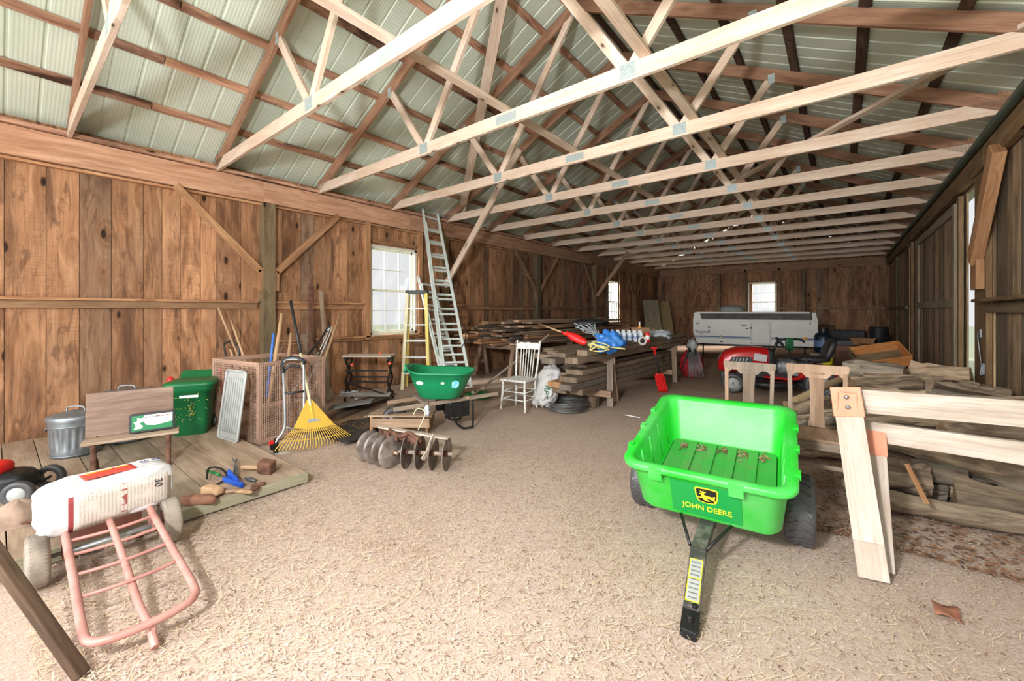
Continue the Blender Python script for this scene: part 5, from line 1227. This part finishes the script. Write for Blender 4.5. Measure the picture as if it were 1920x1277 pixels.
# running gear
for s in (-1,1):
    m=MB(); wheel(m,.20,.155,(s*.455,.02,.20),(1,0,0),tread=22,depth=.013); w_=m.build('wheel',M_rub,t)
    m=MB(); m.lathe([(0,-.05),(.09,-.05),(.105,-.065),(.105,.065),(.09,.05),(0,.05)],(s*.455,.02,.20),(0,PI/2,0),24); m.build('rim',M_cart,w_)
m=MB(); m.tube([(-.44,.02,.20),(.44,.02,.20)],.014,10); m.box((0,.02,.225),(.5,.06,.05)); m.build('axle',M_blackm,t)
hx,hy=.03,-1.04
m=MB(); m.beam((.02,-.05,.22),(.0,-.70,.125),.075,.05); m.beam((.0,-.68,.13),(hx,hy,.045),.078,.045,w1=.07); m.build('tongue',plain('scuffed_black_steel',rgb(70,68,66),.55,.3,rgb(140,132,124),12,.8),t,bevel=.004)
m=MB(); m.tube([(-.17,-.36,.225),(-.04,-.68,.15)],.009,8); m.tube([(.17,-.36,.225),(.04,-.68,.15)],.009,8); m.build('strut',M_blackm,t)
dv=(Vector((hx,hy,.045))-Vector((0,-.68,.13))).normalized(); ML=place(Vector((0,-.68,.13))+dv*.22+Vector((0,0,.024)),Vector((-dv.y,dv.x,0)),dv)
m=MB(); m.prism([(-.03,-.13),(.03,-.13),(.03,.13),(-.03,.13)],.002,ML); m.build('warning_label',M_em,t)
m=MB(); m.prism([(-.026,-.125),(.026,-.125),(.026,-.01),(-.026,-.01)],.003,ML); m.prism([(-.026,.0),(.026,.0),(.026,.125),(-.026,.125)],.003,ML); m.build('label_panel',M_greytray,t)
m=MB()
for i in range(9):
    m.prism([(-.02,-.11+i*.027),(.02,-.11+i*.027),(.02,-.103+i*.027),(-.02,-.103+i*.027)],.0045,ML)
m.build('label_print',plain('label_ink',rgb(110,108,104),.6),t)
m=MB(); e=Vector((hx,hy,.045)); m.box(e+dv*.05,(.075,.11,.012),rot=place((0,0,0),(-dv.y,dv.x,0),dv).to_3x3()); m.box(e+dv*.05-Vector((0,0,.035)),(.07,.11,.012)); m.box(e+dv*.1-Vector((0,0,.018)),(.06,.02,.045)); m.tube([e+dv*.06+Vector((0,0,.03)),e+dv*.06-Vector((0,0,.044))],.012,10); m.tube([e+Vector((.015,0,.02)),e+Vector((.015,0,.035))],.014,8); m.build('hitch',M_blackm,t,bevel=.003)
# ---- oak chairs
def oak(loc,rz,label,h=.95):
    t=thing('oak_chair',label,'chair',loc,rz,'T-back oak chairs')
    m=MB(); m.prism([(-.205,-.2),(.205,-.2),(.18,.19),(-.18,.19)],.022,Matrix.Translation((0,0,.445))); m.build('seat',W_oak,t,bevel=.006)
    m=MB(); m.box((0,-.18,.405),(.38,.02,.06)); m.box((0,.18,.405),(.34,.02,.06)); m.box((-.18,0,.405),(.02,.36,.06)); m.box((.18,0,.405),(.02,.36,.06)); m.build('seat_apron',W_oak,t)
    for s in (-1,1):
        m=MB(); m.beam((s*.19,-.19,0),(s*.185,-.18,.435),.03,.03,up=(0,1,0),w1=.042,h1=.042); m.build('front_leg',W_oak,t,bevel=.004)
        m=MB(); m.beam((s*.175,.235,0),(s*.175,.19,.44),.032,.034,up=(0,1,0)); m.build('rear_leg',W_oak,t,bevel=.004)
        m=MB(); m.beam((s*.175,.19,.43),(s*.185,.24,h-.06),.032,.028,up=(0,1,0)); m.build('back_post',W_oak,t,bevel=.004)
        m=MB(); m.box((s*.185,.02,.2),(.016,.4,.03)); m.build('stretcher',W_oak,t)
    m=MB(); m.box((0,-.185,.26),(.37,.016,.03)); m.build('stretcher',W_oak,t)
    m=MB(); m.prism([(-.205,.055),(.205,.055),(.215,.04),(.2,-.03),(.165,-.045),(.14,-.02),(.10,-.02),(.07,-.055),(-.07,-.055),(-.10,-.02),(-.14,-.02),(-.165,-.045),(-.2,-.03),(-.215,.04)],.024,place((0,.242,h-.055),(1,0,0),(0,.12,1))); m.build('top_rail',W_oak,t,bevel=.004)
    m=MB(); m.prism([(-.06,-.22),(.06,-.22),(.045,-.12),(.045,.05),(.055,.22),(-.055,.22),(-.045,.05),(-.045,-.12)],.012,place((0,.213,h-.28),(1,0,0),(0,.1,1))); m.build('splat',W_oak,t,bevel=.002)
    return t
oak((-.14,3.98,0),math.radians(4),'dusty T-back oak chair with its whole seat showing, right of the green cart',.96)
oak((-.655,4.10,0),math.radians(2),'dusty T-back oak chair directly behind the green cart, only its back showing',.93)
# ---- white barrier sawhorse
t=thing('white_trestle','bleached white board trestle with salmon leg brackets, running out of frame right','sawhorse',(.5,3.2,0)); o_=t.location
A0=Vector((-.04,3.23,.862)); A1=Vector((1.17,3.45,.862)); B0=Vector((.10,3.36,.665)); B1=Vector((1.17,3.30,.665))
m=MB(o_); m.beam(A0,A1,.04,.138); m.build('upper_rail',W_white,t,bevel=.003)
m=MB(o_); m.beam(B0,B1,.04,.118); m.build('lower_rail',W_white,t,bevel=.003)
def leg(top,foot,w_,mat=W_white):
    d=(foot-top); m=MB(o_); m.beam(top,foot,w_,.038,up=(0,-1,.2)); o=m.build('leg',mat,t,bevel=.003); return o
lt=Vector((.035,3.17,.80)); lf=Vector((.135,2.87,.0))
l1=leg(lt,lf,.13)
m=MB(o_); d=(lf-lt).normalized(); m.beam(lt-d*.145,lt+d*.03,.145,.052,up=(0,-1,.2)); b_=m.build('leg_bracket',M_brk,t,bevel=.003)
nn=Vector((0,-1,.3)).normalized(); mc=lt-d*.055
m=MB(o_); 
for s in (-.03,.03): m.lathe([(0,0),(.014,0),(.012,.006),(0,.008)],mc+d*s+nn*.028,(PI/2+.3,0,0),12)
m.build('bolt',M_galv,b_)
m=MB(o_); Mq=place(mc+nn*.0275,(1,0,0),(0,.3,1)); P=rrect(.09,.12,.015,4); m.tube([Mq@Vector((x,y,0)) for x,y in P],.003,6,True); m.build('bracket_rib',M_brk,b_)
lt2=Vector((.150,3.30,.56)); lf2=Vector((.165,2.98,0)); leg(lt2,lf2,.12)
d=(lf2-lt2).normalized(); m=MB(o_); m.beam(lt2-d*.16,lt2+d*.03,.13,.05,up=(0,-1,.2)); m.build('leg_bracket',M_brk,t,bevel=.003)
m=MB(o_); m.beam(lt.lerp(lf,.80)+Vector((0,-.004,0)),lf+Vector((0,-.012,0)),.125,.044,up=(0,-1,.2)); m.build('foot_block',W_white,t,bevel=.003)
leg(Vector((1.12,3.42,.84)),Vector((1.16,3.1,0)),.12); leg(Vector((1.12,3.33,.70)),Vector((1.16,3.62,0)),.12)
# ---- firewood
def log(c,L,r,ang,tilt,label,group,split=False,seed=None):
    label=label.replace('#','split' if split else 'round')
    c=Vector(c); name='split_log' if split else 'log'
    d=Vector((math.cos(ang)*math.cos(tilt),math.sin(ang)*math.cos(tilt),math.sin(tilt)))
    n=20 if r>.055 else 14; k=11; x,z=frame(d); ph=random.uniform(0,6)
    if split:
        base=[(math.cos(2*PI*i/n),math.sin(2*PI*i/n)) for i in range(n)]
        base=[(px,max(py,-.35+.25*px)) for px,py in base]
    else: base=[(math.cos(2*PI*i/n),math.sin(2*PI*i/n)) for i in range(n)]
    base=[(px*math.cos(ph)-py*math.sin(ph),px*math.sin(ph)+py*math.cos(ph)) for px,py in base]
    sd=random.uniform(0,99); V=[];F=[];U=[]
    bend=random.uniform(-.03,.03)
    for j in range(k):
        t_=j/(k-1)-.5; p=c+d*L*t_+x*bend*(1-4*t_*t_)
        for px,py in base:
            q=r*(1+.42*mnoise.noise(Vector((px*1.5+sd,py*1.5,t_*3)))+.22*mnoise.noise(Vector((px*3.5+sd,py*3.5,t_*7)))) ; V.append(p+(x*px+z*py)*q)
    for j in range(k-1):
        for i in range(n):
            i2=(i+1)%n; F.append((j*n+i,j*n+i2,(j+1)*n+i2,(j+1)*n+i)); U.append([(i/n*r*6,j*L/k),((i+1)/n*r*6,j*L/k),((i+1)/n*r*6,(j+1)*L/k),(i/n*r*6,(j+1)*L/k)])
    m=MB(c); m.add(V,F,U,None,not split); o=m.build(name,W_bark,None,label,'firewood',group)
    for vs,fc in ((V[:n],tuple(range(n))[::-1]),(V[-n:],tuple(range(n)))):
        e=MB(); e.add([v-c for v in vs],[fc]); e.build('cut_end',W_logend,o)
    return o
hero=[((.46,3.93,.075),.85,.062,.12,0,0,'grey round log lying lowest along the front of the firewood pile'),((.93,4.15,.12),.62,.13,-.05,0,1,'large split log at the front right bottom of the firewood pile'),((.28,4.15,.19),.42,.11,.1,0,1,'thick dark split log just right of the white leg'),
 ((.75,4.42,.33),.95,.105,-.28,-.06,1,'long split log with a pale knot slanting down to the right'),((1.05,4.3,.26),.5,.10,-.4,-.05,1,'split log end at the right edge of the firewood pile'),((.55,4.3,.22),.3,.07,.2,0,0,'short round log tucked in the middle of the front row'),
 ((.30,6.5,.70),.55,.10,-.25,.0,0,'round log with a sawn face on top beneath the orange drawer'),((.62,6.0,.62),.85,.10,-.1,0,1,'long flat split log on the crest of the pile'),((.9,6.9,.68),.5,.09,-.3,0,1,'small grey split log by the sliding door'),
 ((-.28,5.2,.16),.75,.12,.6,.15,1,'dark grooved log beside the rear oak chair'),((-.1,5.9,.3),.9,.11,.55,.1,1,'dark log reaching up toward the drawer')]
for c,L,r,a,ti,sp,lab in hero: log(c,L,r,a,ti,lab,None,bool(sp))
def hpile(y): return .10 if y<4.2 else .1+.52*min(1,(y-4.2)/1.1)
for row in range(20):
    y=4.35+row*.155; z=.07; hz=hpile(y); lay=0
    while z<hz:
        r=random.uniform(.05,.09)
        for seg in range(2):
            L=random.uniform(.42,.62); x=(.40 if seg==0 else .93)+random.uniform(-.05,.05)
            if y<5.0 and seg==0 and z>.35: continue
            log((x,y+random.uniform(-.03,.03),z),L,r,random.uniform(-.42,.42)+(PI if random.random()<.5 else 0),random.uniform(-.13,.13),'# firewood log, %s row behind the trestle, %s up at the %s end'%((ORD+['fourteenth','fifteenth','sixteenth','seventeenth','eighteenth','nineteenth','twentieth'])[row],ORD[lay],'wall' if seg else 'aisle'),'firewood heap by the right wall',random.random()<.7)
        z+=r*1.75; lay+=1
for k in range(10):
    log((-.05+random.uniform(-.15,.15),4.9+k*.2,.08+.1*(k%2)),random.uniform(.4,.6),random.uniform(.06,.09),random.uniform(0,1),.05,'split firewood log behind the oak chairs, %s counting toward the mower'%ORD[k],'firewood behind the oak chairs',True)
plank_thing('peeled_strip','curled pale strip of wood hanging over the front logs','strip',G(1700,870,.38),G(1738,945,.2),.03,.006,W_fresh)
# long round pole under the drawer
pole('round_pole','thick pale round pole running from the chairs up to the drawer',at(1490,752,4.9),at(1632,685,6.2),.045,wood('pale_pole',rgb(206,182,140),rgb(184,158,118),rgb(140,112,84),var=.1),'pole',r1=.05,seg=14)
# ---- orange drawer
c=at(1648,668,6.3); t=thing('open_drawer_box','orange varnished empty drawer tilted on top of the firewood','drawer',c,0,rot=(math.radians(30),math.radians(-12),math.radians(14)))
w_,d_,h_=.62,.40,.17
m=MB(); m.box((0,-d_/2,0),(w_,.018,h_)); m.box((0,d_/2,0),(w_,.014,h_)); m.box((w_/2,0,0),(.014,d_,h_)); m.build('sides',W_draw,t,bevel=.002)
m=MB(); m.box((-w_/2,0,0),(.014,d_,h_)); m.box((0,0,-h_/2+.01),(w_,d_,.008)); m.build('bottom_and_end',W_post,t)
# ---- riding mower (front toward -x)
t=thing('riding_mower','red riding lawn mower with black seat and steering wheel behind the oak chairs','mower',(-.95,8.45,0),math.radians(14))
def loftx(m,secs,n=20,p=.55,mi=0):
    V=[];F=[]
    for (x,y0,w_,zb,zt) in secs:
        for k in range(n):
            a=2*PI*k/n; cx,sx=math.cos(a),math.sin(a); sp=lambda q:math.copysign(abs(q)**p,q)
            V.append((x,y0+sp(cx)*w_/2,(zb+zt)/2+sp(sx)*(zt-zb)/2))
    for i in range(len(secs)-1):
        for k in range(n): k2=(k+1)%n; F.append((i*n+k,i*n+k2,(i+1)*n+k2,(i+1)*n+k))
    m.add(V,F,None,None,True,mi); m.add(V[:n],[tuple(range(n))[::-1]],mi=mi); m.add(V[-n:],[tuple(range(n))],mi=mi)
m=MB(); loftx(m,[(-.84,0,.30,.36,.50),(-.82,0,.40,.34,.58),(-.74,0,.46,.32,.70),(-.55,0,.48,.33,.77),(-.3,0,.48,.36,.79),(-.12,0,.46,.40,.78),(-.06,0,.42,.43,.76)]); m.build('hood',M_red,t)
m=MB(); loftx(m,[(-.07,0,.44,.42,.76),(-.03,0,.45,.38,.77),(.02,0,.36,.36,.74),(.03,0,.2,.4,.7)]); m.build('dash',M_black,t)
m=MB()
for k in range(5): x=-.62+k*.055; m.beam((x,-.248,.53),(x+.025,-.250,.60),.022,.012,up=(0,1,0))
m.prism([(-.68,.51),(-.34,.51),(-.3,.55),(-.34,.615),(-.62,.61)],.006,place((0,-.247,0),(1,0,0),(0,0,1))); m.build('hood_vents',M_black,t)
m=MB()
for k in range(5): x=-.61+k*.05; m.beam((x,-.256,.535),(x+.022,-.258,.595),.014,.004,up=(0,1,0))
m.prism([(-.30,.56),(-.1,.54),(-.09,.66),(-.28,.68)],.004,place((0,-.249,0),(1,0,0),(0,0,1))); m.build('hood_decal',plain('silver_decal',rgb(190,186,186),.3,.3),t)
m=MB(); loftx(m,[(-.14,0,.56,.26,.31),(.2,0,.62,.24,.29),(.35,0,.62,.25,.34)]); loftx(m,[(.33,0,.70,.26,.36),(.42,0,.80,.28,.50),(.62,0,.84,.30,.54),(.84,0,.80,.32,.48)]); m.build('rear_body',M_red,t)
m=MB(); loftx(m,[(-.3,0,.86,.12,.22),(-.2,0,1.0,.12,.24),(.2,0,1.0,.12,.24),(.3,0,.8,.12,.22)],p=.4); m.build('mowing_deck',M_blackm,t)
m=MB(); m.box((.05,0,.3),(1.2,.2,.1)); m.box((-.62,0,.2),(.1,.6,.05)); m.build('chassis',M_blackm,t)
for s in (-1,1):
    m=MB(); wheel(m,.165,.13,(-.62,s*.36,.165),(0,1,0),tread=20,depth=.004); w2=m.build('front_wheel',M_rub,t)
    m=MB(); m.lathe([(0,-.05),(.08,-.05),(.095,-.066),(.08,-.04),(.05,-.03),(.03,-.06),(0,-.06)] if s<0 else [(0,.05),(.08,.05),(.095,.066),(0,.05)],(-.62,s*.36,.165),(-PI/2 if 0 else PI/2*-1*-1,0,0) if 0 else (-PI/2,0,0),24)
    m.lathe([(0,-.06),(.085,-.06),(.09,0),(.085,.06),(0,.06)],(-.62,s*.36,.165),(-PI/2,0,0),24); m.build('rim',M_greytray,w2)
    m=MB(); wheel(m,.23,.2,(.62,s*.38,.23),(0,1,0),tread=18,depth=.008); w2=m.build('rear_wheel',M_rub,t)
    m=MB(); m.lathe([(0,-.09),(.12,-.09),(.13,0),(.12,.09),(0,.09)],(.62,s*.38,.23),(-PI/2,0,0),24); m.build('rim',M_greytray,w2)
m=MB(); m.tube([(.02,0,.70),(.09,0,.87)],.025,8); m.tube([(.12+.045*math.cos(a*PI/16)*1.0+.0,.17*math.sin(a*PI/16),.88+.16*math.cos(a*PI/16)*-.42) for a in range(32)],.013,8,True)
m.tube([(.09,0,.87),(.12,.165,.88)],.01,6); m.tube([(.09,0,.87),(.12,-.165,.88)],.01,6); m.tube([(.09,0,.87),(.075,0,.94)],.01,6); m.build('steering_wheel',M_black,t)
m=MB(); m.blob((.58,0,.60),(.24,.23,.05),None,.02,2,p=.6); m.blob((.80,0,.76),(.06,.22,.20),(0,.35,0),.02,2,p=.6); m.beam((.76,0,.58),(.84,0,.75),.3,.05,up=(1,0,0)); m.build('seat',M_black,t)
m=MB(); m.blob((.22,0,.45),(.16,.15,.13),None,.3,5,p=.6); m.build('engine_block',M_engine,t)
# things around the mower
t=thing('battery_box','grey and black engine piece standing on the mower footplate','engine part',(-.62,8.30,.33))
m=MB(); m.box((0,0,.09),(.16,.14,.18)); m.box((.18,.05,.08),(.2,.16,.2)); m.build('casing',M_engine,t,bevel=.01)
m=MB(); m.box((.2,.0,.2),(.14,.12,.05)); m.tube([(.18,0,.2),(.18,0,.28)],.03,8); m.build('cover',M_black,t)
t=thing('string_trimmer','green and black hand held trimmer lying across behind the steering wheel','trimmer',at(1480,642,8.7)); o_=t.location
m=MB(o_); m.box(at(1480,645,8.7),(.14,.12,.26),rot=(0,0,.3)); m.build('green_body',M_bin,t,bevel=.02)
m=MB(o_); pp=at(1480,645,8.7); m.tube([pp,(pp.x,pp.y,.0)],.014,8); m.build('shaft',M_black,t)
m=MB(o_); m.tube(bez([at(1458,638,8.7),at(1480,636,8.7),at(1500,637,8.7),at(1508,642,8.7)],3),.02,8); m.build('grip',M_black,t)
t=thing('yellow_jug','bright yellow plastic jug beside the mower seat','jug',(at(1551,676,9.2).x,at(1551,676,9.2).y,.27))
m=MB((t.location.x,t.location.y,0)); m.box((t.location.x,t.location.y,.105),(.4,.3,.21)); m.build('low_box',W_lumb,None,'low dark wooden box under the yellow jug','box',bevel=.005)
m=MB(); m.lathe([(0,0),(.09,0),(.1,.02),(.1,.16),(.07,.22),(.03,.25),(.03,.28),(0,.28)],(0,0,-.06),None,20,sx=1,sy=.6); m.build('jug_body',plain('bright_yellow',rgb(236,220,40),.4),t)
m=MB(); m.lathe([(.035,.2),(.035,.245),(0,.245)],(0,0,-.0),None,12); m.build('jug_cap',M_black,t)
c=at(1544,636,9.9); t=thing('propane_tank','dark blue-black fuel tank standing behind the mower seat','tank',(c.x,c.y,c.z-.3))
m=MB(); m.lathe([(0,-.02),(.16,-.02),(.19,.03),(.19,.36),(.15,.44),(.06,.47),(0,.47)],(0,0,0),None,28); m.build('tank_body',plain('navy_tank',rgb(26,40,56),.35,.3),t)
m=MB(); m.lathe([(.10,.45),(.11,.56),(.105,.57),(.095,.56),(.09,.45)],(0,0,0),None,20); m.tube([(0,0,.46),(0,0,.54)],.03,8); m.build('tank_collar',M_blackm,t)
m=MB(); m.lathe([(.192,.12),(.192,.27)],(0,0,0),None,28); m.build('tank_label',M_bstripe,t)
m=MB((c.x,c.y,0)); m.box((c.x,c.y,(c.z-.32)/2),(.5,.5,c.z-.32)); m.build('wooden_crate',W_lumb,None,'dark wooden crate under the tank behind the mower','crate',bevel=.01)
c=at(1588,664,9.4); t=thing('brown_cabinet','small brown bedside cabinet standing beyond the drawer','cabinet',(c.x,c.y,0),math.radians(10))
hh=c.z+.18
m=MB(); m.box((0,0,hh/2),(.46,.4,hh)); m.box((0,0,hh+.01),(.5,.44,.025)); m.build('body',M_cab,t,bevel=.004)
m=MB(); m.box((0,-.205,hh*.45),(.38,.015,hh*.7)); d_=m.build('door',M_cab,t,bevel=.004)
m=MB(); m.blob((.14,-.22,hh*.5),(.015,.015,.015),nu=10,nv=8); m.build('knob',M_blackm,d_)
t=thing('tool_radio','dark grey tool box on top of the brown cabinet','box',(c.x-.05,c.y,hh+.025)); m=MB(); m.box((0,0,.05),(.3,.16,.1)); m.tube([(-.1,0,.1),(-.1,0,.14),(.1,0,.14),(.1,0,.1)],.01,8); m.build('case',M_blackm,t,bevel=.01)
# dim junk against the back wall at right
for k,(x,y,w_,d_,h_,mt,nm,lab) in enumerate([(.2,17.9,.8,.6,.75,M_blackm,'storage_bin','dark storage bin by the back wall at right'),(-.45,18.3,.5,.5,.9,W_old,'wooden_barrel','dark wooden box against the back wall behind the tank'),(.85,16.0,.45,.5,.95,M_black,'black_drum','tall black drum beside the bright gap in the right wall'),(.45,14.8,.5,.4,.65,W_fresh,'wooden_box','tan wooden box on the floor near the back right'),(.62,12.4,.5,.4,.62,M_cab,'brown_box','low brown chest in the shade near the sliding door')]):
    m=MB((x,y,0))
    if 'drum' in nm: m.lathe([(0,0),(.22,0),(.23,.02),(.23,.3),(.24,.32),(.23,.34),(.23,.6),(.24,.62),(.23,.64),(.23,h_),(0,h_)],(x,y,0),None,28)
    else:
        m.box((x,y,h_/2),(w_,d_,h_)); m.box((x,y,h_+.015),(w_+.05,d_+.05,.03))
        for s in (-1,1): m.box((x+s*w_*.3,y-d_/2-.008,h_/2),(.05,.016,h_*.9))
    m.build(nm,mt,None,lab,'drum' if 'drum' in nm else 'box',bevel=.006)
# ---- pop-up camper
t=thing('popup_camper','long low white folded camping trailer with grey top at the back','trailer',(-2.04,13.75,0),math.radians(9))
LW,DW=3.14,1.9; zb,z1,z2=.42,1.12,1.38
m=MB(); m.prism([(-LW/2+.12,zb),(LW/2-.02,zb),(LW/2,zb+.1),(LW/2,z1),(-LW/2,z1),(-LW/2,zb+.35)],DW,place((0,DW/2,0),(1,0,0),(0,0,1))); m.build('body',M_trail,t,bevel=.012)
m=MB()
# hollow roof tray: end fins and rear lip
m.prism([(-LW/2,z1+.01),(-LW/2+.25,z1+.01),(-LW/2+.2,z2-.04),(-LW/2+.08,z2),(-LW/2+.02,z2-.03)],DW-.04,place((0,DW/2,0),(1,0,0),(0,0,1)))
m.prism([(LW/2,z1+.01),(LW/2-.12,z1+.01),(LW/2-.14,z2-.02),(LW/2-.05,z2-.01)],DW-.04,place((0,DW/2,0),(1,0,0),(0,0,1)))
m.box((0,.02,z1+.02),(LW,.06,.05)); m.box((0,DW-.05,z2-.14),(LW,.06,.28)); m.box((-.05,.9,z2-.02),(LW-.25,1.75,.05)); m.build('roof_shell',M_trail,t,bevel=.008)
m=MB(); m.grid(lambda u,v:(-LW/2+.2+(LW-.34)*u,.05+.12*v+.02*mnoise.noise(Vector((u*9,v*3,0))),z1+.05+(.19+.015*math.sin(u*11))*v),40,8); m.build('folded_canvas',M_tarp,t,solid=.01)
yF=-.004
m=MB(); m.box((0,yF,zb+.22),(LW-.04,.006,.035)); m.build('blue_stripe',M_bstripe,t)
m=MB(); m.box((0,yF,zb+.18),(LW-.1,.006,.02)); m.build('grey_stripe',M_greytray,t)
m=MB(); m.prism(rrect(.52,.66,.04),.02,place((.23,-.006,zb+.33),(1,0,0),(0,0,1))); m.build('door_frame',M_whitep,t)
m=MB(); m.prism(rrect(.42,.58,.03),.026,place((.23,-.006,zb+.34),(1,0,0),(0,0,1))); d_=m.build('door',M_trail,t)
m=MB(); m.box((-.02,-.03,zb+.5),(.04,.02,.05)); m.build('door_latch',M_blackm,d_)
m=MB(); m.box((-.2,yF-.004,zb+.57),(.15,.02,.06)); m.build('red_marker_light',M_redl,t)
m=MB(); m.blob((1.28,yF,zb+.24),(.07,.02,.035)); m.build('amber_marker_light',M_amber,t)
m=MB(); m.box((-LW/2+.13,yF-.01,zb+.62),(.1,.03,.06)); m.box((-LW/2+.45,yF-.01,zb+.5),(.07,.03,.06)); m.box((LW/2-.18,yF-.01,z1-.05),(.03,.02,.1)); m.build('latch_fittings',M_greytray,t)
m=MB(); m.lathe([(0,0),(.04,0),(.035,.02),(0,.025)],(-.8,yF,zb+.24),(PI/2,0,0),16); m.build('round_port',M_cream,t)
m=MB(); m.box((-.78,yF,zb+.07),(.07,.01,.03)); m.box((-.12,yF,zb+.48),(.06,.01,.03)); m.build('dark_vent',M_blackm,t)
text('print','Flagstaff',.13,M_navy,t,place((-LW/2+.27,-.006,zb+.36),(1,0,0),(0,0,1)))
for s in (-1,1):
    m=MB(); wheel(m,.27,.16,(-.1,DW/2+s*.7,.27),(0,1,0),tread=22,depth=.004); m.build('wheel',M_rub,t)
m=MB(); m.box((0,DW/2,zb-.04),(LW-.3,.9,.08)); m.tube([(LW/2,DW/2,zb-.04),(LW/2+1,DW/2,zb-.04)],.04,8); m.build('chassis',M_blackm,t)
for x in (-1.3,1.3):
    m=MB(); m.tube([(x,.25,zb-.02),(x,.2,0)],.02,8); m.build('jack_leg',M_blackm,t)
m=MB(); m.blob((-.52,1.0,z2+.08),(.36,.4,.15),None,.03,2,p=.8); v_=m.build('roof_vent',M_greytray,t)
m=MB(); m.blob((-.44,.72,z2+.1),(.10,.14,.05)); m.build('vent_window',M_glass,v_)
# fallen leaf / bits on the floor
c=G(1775,1150); m=MB(c); m.grid(lambda u,v:c+Vector((.09*(u-.5),.12*(v-.5),.012+.01*math.sin(u*4+v*3))),6,6); m.build('dry_leaf',plain('red_brown_leaf',rgb(150,96,72),.8),None,'single dry red-brown leaf on the straw at lower right','leaf',solid=.001)
pole('white_stick','small white stick lying on the floor left of the cart',G(1172,778,.01),G(1200,783,.01),.006,M_whiteprint,'stick')
